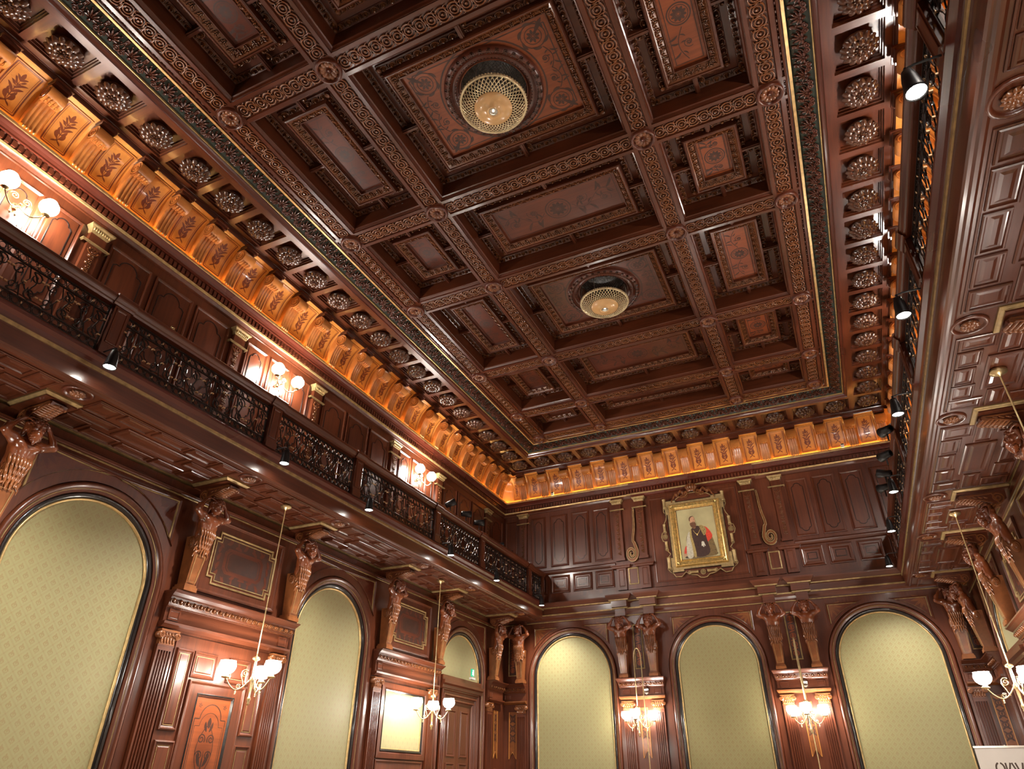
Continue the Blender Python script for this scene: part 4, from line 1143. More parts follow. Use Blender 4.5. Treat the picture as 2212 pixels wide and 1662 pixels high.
LA = [(4.65,.815,3.61),(9.05,.815,3.61),(13.45,.815,3.61)]
BA = [(-5.78,.88,3.77),(-2.49,.82,3.825),(.79,.88,3.77)]
bd = {s_: MB(WM[s_]) for s_ in WM}
VT = 4.93
for s_ in ('left','right'):
    for (u,R,vs_),(a,b),nm in zip(LA,((3.62,5.72),(8.02,10.13),(12.38,14.48)),('nearest the viewer','in the middle','beside the corner door')):
        spandrel(bd[s_],u,R,vs_,a,b,5.03)
        for sg in (-1,1): tri_inlay(s_,u,sg,R,vs_,4.80,min(b-u,u-a)-.06,.34)
        lab = 'tall round-arched olive damask panel on the %s wall, %s'%(s_,nm)
        if nm.startswith('beside'):
            lab = 'half-round olive damask lunette above the %s'%('corner door on the left' if s_=='left' else 'far door on the right wall')
            arch_panel(s_,u,R,vs_,3.56,lab,door=True)
        else: arch_panel(s_,u,R,vs_,.0,lab)
    for a, b in ((-6,3.62),(5.72,8.02),(10.13,12.38),(14.48,15.6)):
        bd[s_].add(box(a,b,0,.10,0,5.03))
for (u,R,vs_),(a,b),nm in zip(BA,((-6.90,-4.69),(-3.60,-1.44),(-.30,1.88)),('left of','directly below','right of')):
    spandrel(bd['back'],u,R,vs_,a,b,5.03)
    for sg in (-1,1): tri_inlay('back',u,sg,R,vs_,4.88,R+.04,.27)
    arch_panel('back',u,R,vs_,0,'tall round-arched olive damask panel %s the portrait'%(nm if nm!='directly below' else nm) if nm=='directly below' else 'tall round-arched olive damask panel on the portrait wall, %s the middle one'%nm)
for a, b in ((-7.6,-6.90),(-4.69,-3.60),(-1.44,-.30),(1.88,2.54)): bd['back'].add(box(a,b,0,.10,0,5.03))
for s_ in WM: wpart(s_,bd[s_],'boarding',W_Z)
# frieze of the portrait wall at gallery height
mb = MB(WB); mb.add(profile_run([(0,5.03),(.115,5.03),(.12,5.06),(.16,5.10),(.165,5.15)],-7.6,2.54)); mb.add(profile_run([(.165,5.18),(.13,5.19),(.13,5.315),(.145,5.325)],-7.6,2.54)); mb.add(profile_run([(.15,5.35),(.17,5.38),(.205,5.43),(.21,5.455),(.10,5.47),(-.09,5.475)],-7.6,2.54)); wpart('back',mb,'frieze',W_X)
mb = MB(WB); mb.add(profile_run([(.163,5.148),(.172,5.155),(.172,5.178),(.163,5.183)],-7.6,2.54)); mb.add(profile_run([(.143,5.322),(.158,5.328),(.158,5.35),(.148,5.353)],-7.6,2.54)); mb.add(profile_run([(.114,5.005),(.122,5.01),(.122,5.022),(.114,5.028)],-7.6,2.54)); wpart('back',mb,'frieze_gilding',GILD)
for s_ in ('left','right'):
    mb = MB(WM[s_]); mb.add(profile_run([(.10,4.855),(.112,4.86),(.112,4.872),(.10,4.876)],YF,15.5)); wpart(s_,mb,'gilt_line',GILD)
    mb = MB(WM[s_]); mb.add(profile_run([(.10,4.876),(.12,4.89),(.125,4.92),(.10,4.94)],YF,15.5)); wpart(s_,mb,'crown_moulding',W_Y)
# break-forward blocks above the paired figures
mb = MB(WB); gl = MB(WB)
BC = [(-7.02,.20),(-4.49,.20),(-3.82,.20),(-1.21,.20),(-.54,.20),(2.06,.20)]
for x, w_ in BC:
    w_ = .155
    mb.add(box(x-.12,x+.12,.0,.24,4.99,5.155)); mb.add(box(x-w_-.03,x+w_+.03,.0,.30,5.185,5.325)); mb.add(ledge([(.31,5.35),(.33,5.38),(.365,5.43),(.37,5.458),(.0,5.46)],x-w_-.03,x+w_+.03,.25))
    gl.add(ledge([(.24,5.15),(.255,5.155),(.255,5.18),(.24,5.187)],x-.13,x+.13,.20)); gl.add(ledge([(.30,5.322),(.318,5.328),(.318,5.35),(.30,5.352)],x-w_-.03,x+w_+.03,.27))
wpart('back',mb,'frieze_blocks',W_X); wpart('back',gl,'block_gilding',GILD)

# entablatures, pilasters
LZ = 3.66
def entab(side, ua, ub, label, ends=(True,True), d0=.102):
    t = thing('entablature',label,'entablature',wp(side,(ua+ub)/2,0,3.24),RZ[side],'entablatures over the pilaster pairs')
    w = (ub-ua)/2; z = -3.24
    e = A_([[1,0,0,0],[0,1,0,0],[0,0,1,z],[0,0,0,1]],float)
    sgn = 1
    M = LOC@e
    f = ledge if all(ends) else None
    def L(prof):
        if f: return ledge(prof,-w,w,d0,.35 if side=='back' else .25)
        return profile_run([(d0,prof[0][1])]+prof+[(d0,prof[-1][1])],-w,w)
    mb = MB(M); mb.add(L([(.235,3.592),(.25,3.60),(.285,3.63),(.31,3.645),(.315,LZ),(d0,LZ+.004)])); mb.obj('top_ledge',W_X,t)
    mb = MB(M); mb.add(L([(.17,3.475),(.185,3.485),(.20,3.50),(.235,3.585),(.237,3.595)])); mb.obj('ovolo',W_X,t)
    mb = MB(M); mb.add(L([(.165,3.305),(.165,3.47),(.175,3.478)])); 
    for s_ in ((-1,1) if w > .4 else (1,)):
        c = s_*(w-.12) if w > .4 else (w-.12 if ends[1] else -(w-.12))
        mb.add(rect_rings(c-.085,c+.085,3.325,3.455,[(0,.165),(.0,.18),(.018,.18),(.024,.172),(.03,.174)]))
    mb.obj('frieze',W_X,t)
    mb = MB(M); mb.add(L([(.15,3.235),(.165,3.245),(.19,3.262),(.215,3.272),(.22,3.30),(.165,3.307)])); mb.obj('lower_moulding',W_TAN if side=='back' else W_X,t)
    mb = MB(M); n_ = A_([0,.9,-.45]); n_ /= np.linalg.norm(n_)
    ee = .03 if all(ends) else -.02
    run(mb,tile_egg(.105,.085,.04),.105,(-w-ee,.215,3.545),(w+ee,.215,3.545),n_,flip=True)
    mb.obj('egg_and_dart',W_TAN,t)
    mb = MB(M); run(mb,tile_bead(.028,.011),.028,(-w-ee*.6,.178,3.484),(w+ee*.6,.178,3.484),(0,1,0)); mb.obj('bead_string',W_TAN,t)
    return t
def pil():
    t = thing('fluted_pilaster','', 'pilaster', group='fluted pilasters of the lower walls')
    w = .115; mb = MB(LOC)
    fp = [(-w,.003),(-w,.055)]
    nf = 5; st = 2*(w-.018)/nf
    for q in range(nf):
        c = -w+.018+st*(q+.5)
        fp.append((c-st*.36,.055))
        for a in np.linspace(PI,0,6)[1:-1]: fp.append((c+st*.36*math.cos(a),.055-.026*math.sin(a)))
        fp.append((c+st*.36,.055))
    fp += [(w,.055),(w,.003)]
    V = A_([[(p[0],p[1],z) for p in fp] for z in (0,2.98)]); mb.add(grid(V)); mb.obj('shaft',W_Z,t)
    mb = MB(LOC); mb.add(box(-w,w,.003,.055,2.98,3.03)); mb.add(box(-w-.005,w+.005,.003,.062,3.03,3.045)); mb.obj('neck',W_Z,t)
    mb = MB(LOC); mb.add(box(-w+.006,w-.006,.003,.06,3.045,3.15)); 
    for q in range(5): mb.add(dome(.019,.05,.018,6,2),True,M=A_([[1,0,0,-.084+.042*q],[0,0,1,.058],[0,1,0,3.095],[0,0,0,1]]))
    mb.add(box(-.135,.135,.003,.085,3.195,3.215)); mb.add(box(-.11,.11,.003,.07,3.15,3.196))
    for q in range(3): mb.add(dome(.018,.018,.016,6,2),True,M=A_([[1,0,0,-.045+.045*q],[0,0,1,.07],[0,1,0,3.165],[0,0,0,1]]))
    for s_ in (-1,1):
        a = np.linspace(0,2*PI,16,endpoint=False)
        V = np.concatenate([np.stack([s_*.115+.042*np.cos(a),np.full(16,d_),3.152+.042*np.sin(a)],-1) for d_ in (.006,.082)])
        mb.add((V,[A_([[i,(i+1)%16,16+(i+1)%16,16+i] for i in range(16)]),A_([np.arange(16)+16])]),True)
        sp = spiral((s_*.115,3.152),.008,.036,PI/2,s_*1.8,20); mb.add(tube(np.stack([sp[:,0],np.full(20,.085),sp[:,1]],-1),.006,4))
    mb.obj('capital',W_TAN,t)
    return t
PPl = Proto(pil())
def put_pil(side, u, label): PPl.put(wp(side,u,.10,.0),RZ[side],label)
for s_ in ('left','right'):
    for k, p in enumerate(PIER):
        put_pil(s_,p,'fluted pilaster on the %s wall, %s'%(s_,JOINT[k+1].replace('at the portrait wall','beside the back corner')))
    entab(s_,5.79,7.96,'carved entablature on the %s wall over the pilaster pair %s'%(s_,'framing the marquetry door panel' if s_=='left' else 'nearer the viewer'))
    entab(s_,10.21,12.30,'carved entablature on the %s wall over the pilaster pair %s'%(s_,'framing the square damask panel' if s_=='left' else 'farther from the viewer'))
    entab(s_,14.52,15.28,'short carved entablature at the far end of the %s wall'%s_,(False,False))
    if s_=='left': entab(s_,1.42,3.57,'carved entablature on the left wall at the frame edge, over the nearest pilaster pair')
for x, l_ in ((-7.04,'in the left back corner'),(-4.49,'left one of the left pair'),(-3.82,'right one of the left pair'),(-1.21,'left one of the right pair'),(-.55,'right one of the right pair'),(2.04,'in the right back corner')):
    put_pil('back',x,'fluted pilaster on the portrait wall, '+l_.replace('pair','pair beside the middle arch'))
entab('back',-4.62,-3.69,'carved entablature between the left and middle arches of the portrait wall')
entab('back',-1.34,-.42,'carved entablature between the middle and right arches of the portrait wall')
entab('back',-7.495,-6.91,'short carved entablature in the left back corner of the portrait wall',(False,False)); entab('back',1.91,2.435,'short carved entablature in the right back corner of the portrait wall',(False,False))

# narrow marquetry panels between the back pilasters and in the corners
def arrow_panel(side, u, w, label):
    t = thing('marquetry_panel',label,'inlaid panel',wp(side,u,.10,0),RZ[side],'arrow shaped marquetry panels')
    v1, v0, vm = 3.08, 2.13, 2.27
    pts = [(-w,v0),(0,vm),(w,v0),(w,v1),(-w,v1)]
    mb = MB(LOC); mb.add(extr(pts,.003,.01)); p = mb.obj('ground',W_TAN,t)
    mb = MB(LOC); S = []
    k = int((v1-.1-vm)/(2.2*w))
    for q in range(k):
        z = v1-.04-2.2*w*(q+.5); S += [ring2(0,z,.55*w,.25*w,16),leaf2(-.8*w,z-w,PI/4,1.1*w,.4*w),leaf2(.8*w,z-w,PI*.75,1.1*w,.4*w),leaf2(-.8*w,z+w,-PI/4,1.1*w,.4*w),leaf2(.8*w,z+w,-PI*.75,1.1*w,.4*w),disc2(0,z,.2*w)]
    flat(mb,S,lambda a,b: np.stack([a,np.full_like(a,.0115),b],-1)); mb.obj('inlay_pattern',W_FIG,t)
    mb = MB(LOC); mb.add(tube(A_([(p_[0],.014,p_[1]) for p_ in pts]),.008,4,closed=True)); 
    dz = [(0,1.93),(w*.95,1.80),(0,1.67),(-w*.95,1.80)]
    mb.add(tube(A_([(p_[0],.014,p_[1]) for p_ in dz]),.008,4,closed=True)); mb.obj('pale_stringing',W_AMB,t)
    mb = MB(LOC); mb.add(extr(dz,.003,.008)); flat(mb,flower2(0,1.80,.07,4),lambda a,b: np.stack([a,np.full_like(a,.0095),b],-1)); mb.obj('lozenge',W_FIG,t)
    mb = MB(LOC); q = [(-w,1.45),(-w,1.60),(0,1.46),(w,1.60),(w,1.45),(w,.6),(-w,.6)]; mb.add(tube(A_([(p_[0],.012,p_[1]) for p_ in q]),.008,4,closed=True)); mb.obj('lower_panel_edge',W_AMB,t)
arrow_panel('back',-4.155,.085,'tall arrow-tailed marquetry panel behind the left wall-bracket lamp')
arrow_panel('back',-.88,.085,'tall arrow-tailed marquetry panel behind the right wall-bracket lamp')
arrow_panel('back',-7.27,.09,'tall arrow-tailed marquetry panel in the left back corner, on the portrait wall')
arrow_panel('left',15.03,.09,'tall arrow-tailed marquetry panel in the left back corner, on the left wall')
arrow_panel('back',2.30,.08,'tall arrow-tailed marquetry panel in the right back corner of the portrait wall')

# attic panels between the carved figures
def attic_wide(side, c, label):
    t = thing('attic_panel',label,'inlaid panel',wp(side,c,.10,4.25),RZ[side],'wide marquetry panels above the entablatures')
    hw, hh = .60, .36
    mb = MB(LOC); mb.add(rect_rings(-hw-.13,hw+.13,-hh-.13,hh+.15,[(0,.003),(.0,.03),(.02,.035),(.035,.02),(.04,.02),(.05,.012),(.2,.012)])); mb.obj('raised_board',W_Z,t)
    def ear(e, k):
        hw_, hh_ = hw-e, hh-e
        return [(-hw_,-hh_+k),(-hw_+k,-hh_+k),(-hw_+k,-hh_),(hw_-k,-hh_),(hw_-k,-hh_+k),(hw_,-hh_+k),(hw_,hh_-k),(hw_-k,hh_-k),(hw_-k,hh_),(-hw_+k,hh_),(-hw_+k,hh_-k),(-hw_,hh_-k)]
    mb = MB(LOC)
    mb.add(grid(A_([[(p[0],d,p[1]) for p in ear(e,.085)] for e, d in ((0,.012),(0,.028),(.012,.034),(.02,.026),(.026,.014))]),cm=True))
    mb.add(grid(A_([[(p[0],d,p[1]) for p in ear(e,.085)] for e, d in ((.05,.012),(.05,.022),(.062,.022),(.064,.013))]),cm=True)); mb.obj('gilt_frame',GILD,t)
    mb = MB(LOC); p = ear(.064,.085); mb.add((A_([(q[0],.013,q[1]) for q in p]),[A_([np.arange(12)])])); mb.obj('dark_ground',W_FIG,t)
    mb = MB(LOC); S = []; rnd = random.Random(3)
    for q in range(14):
        u_ = -.47+.94*(q%7)/6; v_ = (.22 if q<7 else -.22)
        S += [leaf2(u_-.05,v_+rnd.uniform(-.02,.02),rnd.uniform(-.6,.6),.13,.05,1.2*(1 if q%2 else -1)), leaf2(u_,v_,rnd.uniform(1.2,2)*(1 if q<7 else -1),.08,.035,.7)]
    for s_ in (-1,1):
        for v_ in (-.1,0.02,.12): S.append(leaf2(s_*.47,v_-.05,PI/2,.12,.05,.8*s_))
    b = [(-.36,-.17),(.36,-.17),(.36,.17),(-.36,.17)]
    oc = [(-.36,-.11),(-.30,-.17),(.30,-.17),(.36,-.11),(.36,.11),(.30,.17),(-.30,.17),(-.36,.11),(-.36,-.11)]
    for s0, w_ in ((1.0,.014),(.93,.03),(.80,.014)):
        pp = [(x*s0,y*(s0 if s0==1 else s0-.04)) for x, y in oc]
        for p0, p1 in zip(pp[:-1],pp[1:]): S.append(stroke([p0,((p0[0]+p1[0])/2,(p0[1]+p1[1])/2),p1],w_))
    flat(mb,S,lambda a,b: np.stack([a,np.full_like(a,.0145),b],-1)); mb.obj('scroll_inlay',W_DRK,t)
for s_ in ('left','right'):
    attic_wide(s_,6.875,'wide marquetry panel in an eared gilt frame on the %s wall, nearer the viewer'%s_)
    attic_wide(s_,11.255,'wide marquetry panel in an eared gilt frame on the %s wall, farther away'%s_)
def attic_narrow(side, u, label):
    t = thing('attic_panel',label,'inlaid panel',wp(side,u,.10,4.30),RZ[side],'narrow marquetry panels above the entablatures')
    mb = MB(LOC); mb.add(box(-.085,.085,.003,.01,-.42,.48)); mb.obj('dark_ground',W_FIG,t)
    mb = MB(LOC); mb.add(rect_rings(-.11,.11,-.445,.505,[(0,.003),(.0,.02),(.012,.024),(.022,.014),(.025,.01)],cap=False)); mb.obj('gilt_frame',GILD,t)
    mb = MB(LOC); S = []
    for q in range(5): S += [ring2(0,-.32+.17*q,.05,.014,14),leaf2(0,-.38+.17*q,PI/2,.12,.05),leaf2(-.06,-.25+.17*q,.3,.12,.03)]
    flat(mb,S,lambda a,b: np.stack([a,np.full_like(a,.0115),b],-1)); mb.obj('scroll_inlay',W_INL,t)
attic_narrow('back',-4.155,'narrow dark marquetry panel between the figures left of the middle arch')
attic_narrow('back',-.88,'narrow dark marquetry panel between the figures right of the middle arch')
attic_narrow('back',-7.28,'narrow dark marquetry panel beside the figure in the left back corner')
attic_narrow('back',2.30,'narrow dark marquetry panel beside the figure in the right back corner')

# panelling between the left and right pilaster pairs
def marq_door(side, label):
    c = 6.875
    t = thing('panelled_door',label,'door',wp(side,c,.10,0),RZ[side])
    mb = MB(LOC); mb.add(box(-.79,.79,.003,.02,0,3.2)); mb.obj('door_surround',W_Z,t)
    pan = MB(LOC); gl = MB(LOC)
    def pnl(u0,u1,v0,v1):
        pan.add(rect_rings(u0,u1,v0,v1,[(0,.02),(.005,.045),(.02,.05),(.035,.034),(.05,.026),(.055,.026),(.075,.036)]))
        gl.add(rect_rings(u0+.055,u1-.055,v0+.055,v1-.055,[(0,.027),(.0,.033),(.006,.033),(.006,.027)],cap=False))
    # L shaped upper panels either side, split into an upright and a head panel
    for sg in (-1,1):
        q = sorted((sg*.76,sg*.50)); pnl(q[0],q[1],2.14,3.05)
        q = sorted((sg*.49,sg*.10)); pnl(q[0],q[1],2.74,3.05)
        q = sorted((sg*.76,sg*.47)); pnl(q[0],q[1],1.15,2.04)
    mb = MB(LOC); mb.add(rect_rings(-.47,.47,.4,2.72,[(0,.02),(.005,.05),(.02,.055),(.045,.04),(.05,.04)],cap=False)); mb.add(rect_rings(-.42,.42,.45,2.67,[(0,.04),(.12,.04)],cap=False)); mb.obj('centre_frame',W_Z,t)
    mb = MB(LOC); mb.add(rect_rings(-.31,.31,.55,2.58,[(0,.04),(.004,.05),(.015,.05),(.03,.02),(.032,.0)],cap=False)); mb.obj('ebony_frame',EBONY,t)
    mb = MB(LOC); mb.add(box(-.285,.285,.003,.0225,.57,2.56)); p = mb.obj('marquetry_ground',W_INL,t)
    mb = MB(LOC); S = []
    e = [(-.22,.7),(-.22,2.26),(-.15,2.26),(-.15,2.30)]
    a = np.linspace(PI,0,14)
    top = [(-.25,.7),(-.25,2.30),(-.17,2.30)]+[(.17*math.cos(q),2.30+.17*math.sin(q)) for q in a[1:-1]]+[(.17,2.30),(.25,2.30),(.25,.7)]
    for k_, w_ in ((1.0,.012),(.90,.007)):
        pp = [(x*k_,1.5+(y-1.5)*k_) for x, y in top]
        for p0, p1 in zip(pp[:-1],pp[1:]): S.append(stroke([p0,((p0[0]+p1[0])/2,(p0[1]+p1[1])/2),p1],w_))
    h = [stroke(spiral((.075,2.08),.012,.06,0,1.6,22),.014),stroke(spiral((.07,1.90),.012,.055,PI,-1.5,22),.014),leaf2(.02,1.78,.9,.18,.05,.8),leaf2(.02,2.16,1.0,.12,.04,.6),leaf2(.04,1.70,.3,.12,.04,-1),
         stroke(spiral((.10,1.56),.01,.045,PI/2,1.5,18),.012),leaf2(.02,1.48,.2,.15,.045,1.0),leaf2(.05,1.62,.8,.1,.035,-.6),
         leaf2(.03,1.34,1.2,.20,.085,-.9),stroke([(.02,1.2),(.10,1.26),(.12,1.36),(.08,1.42)],[.05,.075,.04,.02]),leaf2(.07,1.43,.2,.06,.02,-.5),leaf2(.05,1.10,-.6,.16,.05,.6),leaf2(.10,1.22,-.2,.1,.03,.7)]
    h += [stroke(np.stack([.13*np.sin(np.linspace(0,PI,18))**.7,np.linspace(1.68,2.24,18)],-1),.010)]
    S += mirror2(h)+[leaf2(0,.9,PI/2,.5,.03),leaf2(0,2.2,PI/2,.12,.06),leaf2(0,1.45,PI/2,.5,.025),leaf2(0,1.0,PI/2,.25,.05)]
    for s_ in (-1,1): S += flower2(s_*.20,2.45,.03,5)
    flat(mb,S,lambda a,b: np.stack([a,np.full_like(a,.0238),b],-1)); mb.obj('marquetry_figure',W_FIG,p)
    pan.obj('raised_panels',W_Z,t); gl.obj('gilt_lines',GILD,t)
marq_door('left','panelled mahogany door with bird-and-scroll marquetry in the middle, between two fluted pilasters')
def damask_square(side, label):
    c = 11.255
    t = thing('framed_damask',label,'wall panel',wp(side,c,.10,0),RZ[side])
    mb = MB(LOC); mb.add(box(-.64,.64,.003,.012,2.12,3.05)); mb.obj('fabric',DAM,t)
    mb = MB(LOC); mb.add(rect_rings(-.66,.66,2.10,3.07,[(-.10,.003),(-.10,.05),(-.02,.055),(.0,.03)],cap=False)); mb.add(rect_rings(-.74,.74,.5,1.98,[(0,.003),(.0,.03),(.02,.04),(.05,.02)])); mb.obj('wooden_frame',W_Z,t)
    mb = MB(LOC); mb.add(rect_rings(-.66,.66,2.10,3.07,[(0.0,.03),(.01,.05),(.035,.04),(.04,.02)],cap=False)); mb.obj('ebony_frame',EBONY,t)
    mb = MB(LOC); mb.add(rect_rings(-.62,.62,2.14,3.03,[(0,.012),(.0,.028),(.014,.028),(.016,.012)],cap=False)); mb.obj('gilt_fillet',GILT,t)
damask_square('left','square olive damask panel in a dark frame between two pilasters on the left wall')
# corner door on the left, with its twin on the right wall
for s_, nm in (('left',1),('right',2)):
    t = thing('door_%d'%nm,'dark panelled doorway under the %s lunette'%('exit-signed left' if s_=='left' else 'far right'),'door',wp(s_,13.45,0,0),RZ[s_],kind='structure')
    mb = MB(LOC); mb.add(box(-.84,.84,.0,.11,3.46,3.56)); mb.add(profile_run([(.06,3.30),(.12,3.32),(.13,3.37),(.17,3.40),(.175,3.46),(.06,3.47)],-.86,.86)); mb.obj('transom',W_X,t)
    mb = MB(LOC)
    for q, (i0,d_) in enumerate(((.0,.06),(.09,.045),(.18,.03))):
        mb.add(rect_rings(-.80+i0,.80-i0,-.1,3.32-i0,[(0,d_),(.0,d_+.035),(.03,d_+.04),(.045,d_+.012),(.09,d_+.0)],cap=False))
    mb.obj('jamb',W_Z,t)
    for sg in (-1,1):
        mb = MB(LOC); q0, q1 = sorted((sg*.005,sg*.53)); mb.add(box(q0,q1,.003,.02,0,3.05))
        for v0, v1 in ((.2,1.0),(1.1,2.0),(2.1,2.95)): mb.add(rect_rings(q0+.09,q1-.09,v0,v1,[(0,.02),(.004,.035),(.02,.038),(.04,.02),(.06,.024)]))
        mb.obj('leaf',W_Z,t)

# ------------------------------------------------------------------ carved figures (one continuous body)
def surface_nets(f, org, h):
    s = f < 0
    n = A_(f.shape)
    c = np.zeros(n-1,int)
    corners = [(i,j,k) for i in (0,1) for j in (0,1) for k in (0,1)]
    cnt = sum(s[i:n[0]-1+i,j:n[1]-1+j,k:n[2]-1+k].astype(int) for i,j,k in corners)
    act = (cnt>0)&(cnt<8); idx = -np.ones(n-1,int); ii = np.argwhere(act); idx[act] = np.arange(len(ii))
    acc = np.zeros((len(ii),3)); num = np.zeros(len(ii))
    for a in corners:
        for ax in range(3):
            if a[ax]: continue
            b = list(a); b[ax] = 1
            fa = f[ii[:,0]+a[0],ii[:,1]+a[1],ii[:,2]+a[2]]; fb = f[ii[:,0]+b[0],ii[:,1]+b[1],ii[:,2]+b[2]]
            m = (fa<0)!=(fb<0); tq = np.where(m,fa/(fa-fb+1e-12),0)
            p = np.tile(A_(a,float),(len(ii),1)); p[:,ax] += tq
            acc[m] += p[m]; num[m] += 1
    V = (ii+acc/num[:,None])*h+A_(org)
    F = []
    for ax in range(3):
        b, c_ = (ax+1)%3, (ax+2)%3
        sl0 = [slice(None)]*3; sl1 = [slice(None)]*3; sl0[ax] = slice(0,-1); sl1[ax] = slice(1,None)
        d = s[tuple(sl0)] != s[tuple(sl1)]
        e = np.argwhere(d); e = e[(e[:,b]>0)&(e[:,c_]>0)&(e[:,b]<n[b]-1)&(e[:,c_]<n[c_]-1)]
        q = []
        for ob, oc in ((0,0),(1,0),(1,1),(0,1)):
            g = e.copy(); g[:,b] -= ob; g[:,c_] -= oc; q.append(idx[g[:,0],g[:,1],g[:,2]])
        q = np.stack(q,-1); fl_ = s[tuple(sl0)][e[:,0],e[:,1],e[:,2]]
        q[~fl_] = q[~fl_][:,::-1]; F.append(q)
    return V, [np.concatenate(F)]
class SDF:
    def __init__(s, lo, hi, h):
        s.h = h; s.lo = A_(lo,float); ax = [np.arange(l,u+h,h) for l,u in zip(lo,hi)]
        s.X, s.Y, s.Z = np.meshgrid(*ax,indexing='ij'); s.f = np.full(s.X.shape,1.0)
    def u(s, d, k=.02):
        if k <= 0: s.f = np.minimum(s.f,d); return
        hh = np.clip(.5+.5*(s.f-d)/k,0,1); s.f = s.f*(1-hh)+d*hh-k*hh*(1-hh)
    def sub(s, d, k=.01):
        hh = np.clip(.5-.5*(s.f+d)/k,0,1); s.f = s.f*(1-hh)-d*hh+k*hh*(1-hh)
    def cap(s, a, b, ra, rb, k=.02, sub=False):
        a = A_(a,float); b = A_(b,float); ab = b-a; l2 = ab@ab+1e-12
        t = np.clip(((s.X-a[0])*ab[0]+(s.Y-a[1])*ab[1]+(s.Z-a[2])*ab[2])/l2,0,1)
        d = np.sqrt((s.X-a[0]-t*ab[0])**2+(s.Y-a[1]-t*ab[1])**2+(s.Z-a[2]-t*ab[2])**2)-(ra+(rb-ra)*t)
        (s.sub if sub else s.u)(d,k)
    def ell(s, c, r, k=.02, sub=False, bump=None):
        q = np.sqrt(((s.X-c[0])/r[0])**2+((s.Y-c[1])/r[1])**2+((s.Z-c[2])/r[2])**2)
        d = (q-1)*min(r)
        if bump is not None: d = d+bump
        (s.sub if sub else s.u)(d,k)
    def mesh(s): return surface_nets(s.f,s.lo,s.h)
def figure(variant=0):
    S = SDF((-.33,.0,.60),(.33,.50,1.32),.0072)
    # trunk leans forward as it rises (y = depth into the room)
    S.ell((0,.205,.72),(.115,.085,.13),.03); S.ell((0,.225,.82),(.112,.080,.12),.05)
    S.ell((0,.245,.93),(.145,.092,.115),.05)
    for sg in (-1,1):
        S.ell((sg*.065,.315,.945),(.066,.030,.045),.018); S.ell((sg*.135,.26,1.00),(.062,.06,.06),.03)
        for q in range(3): S.ell((sg*.030,.298-.012*q,.855-.048*q),(.027,.016,.022),.010)
        S.cap((sg*.10,.27,.86),(sg*.085,.255,.76),.030,.028,.02)
    S.cap((0,.255,1.0),(0,.29,1.07),.060,.052,.03)
    # head bowed slightly, face forward
    hc = (0,.335,1.135)
    S.ell(hc,(.070,.085,.098),.015); S.ell((0,.355,1.085),(.052,.060,.055),.02)
    S.cap((0,.420,1.150),(0,.432,1.115),.010,.015,.008)                     # nose
    S.ell((0,.412,1.165),(.052,.014,.011),.008)                            # brow
    for sg in (-1,1):
        S.ell((sg*.027,.417,1.150),(.016,.012,.010),.006,True); S.ell((sg*.027,.404,1.150),(.012,.012,.009),.004)
        S.ell((sg*.042,.395,1.115),(.022,.02,.018),.012); S.ell((sg*.071,.330,1.13),(.014,.024,.03),.008)
    S.ell((0,.425,1.090),(.022,.010,.005),.005); S.ell((0,.424,1.076),(.020,.011,.006),.005); S.ell((0,.428,1.083),(.024,.006,.0025),.003,True)
    wv = .010*np.sin(S.X*190)*np.sin(S.Z*170+S.Y*90)
    if variant == 0:                                                       # beard
        S.ell((0,.385,1.045),(.060,.050,.070),.012,bump=wv*.8); S.cap((0,.405,1.05),(0,.385,.955),.042,.012,.015)
        for sg in (-1,1): S.cap((sg*.008,.428,1.096),(sg*.045,.405,1.075),.010,.006,.006)
    else: S.ell((0,.40,1.060),(.026,.02,.016),.012)
    S.ell((0,.312,1.190),(.088,.098,.062),.012,bump=wv)                     # hair
    for sg in (-1,1): S.cap((sg*.078,.31,1.18),(sg*.085,.29,1.06),.030,.016,.012); 
    # raised arms, hands clasping the head
    for sg in (-1,1):
        S.cap((sg*.145,.262,1.005),(sg*.255,.300,1.03),.050,.038,.025); S.ell((sg*.20,.275,1.00),(.05,.036,.032),.02)
        S.cap((sg*.255,.300,1.035),(sg*.165,.285,1.195),.037,.023,.02); S.ell((sg*.235,.29,1.09),(.035,.035,.05),.02)
        S.cap((sg*.165,.285,1.195),(sg*.115,.295,1.235),.021,.024,.012)    # wrist to palm
        S.ell((sg*.110,.300,1.240),(.034,.030,.016),.012)
        for q in range(4):
            yy = .272+.021*q; ln = (.052,.06,.056,.045)[q]
            S.cap((sg*.095,yy,1.246),(sg*(.095-ln*.6),yy+.006,1.256),.0098,.0092,.005); S.cap((sg*(.095-ln*.6),yy+.006,1.256),(sg*(.095-ln),yy+.010,1.243),.0092,.0078,.004)
        S.cap((sg*.118,.326,1.235),(sg*.095,.352,1.222),.0105,.0095,.006); S.cap((sg*.095,.352,1.222),(sg*.078,.368,1.205),.0095,.0080,.004)
    return S.mesh()
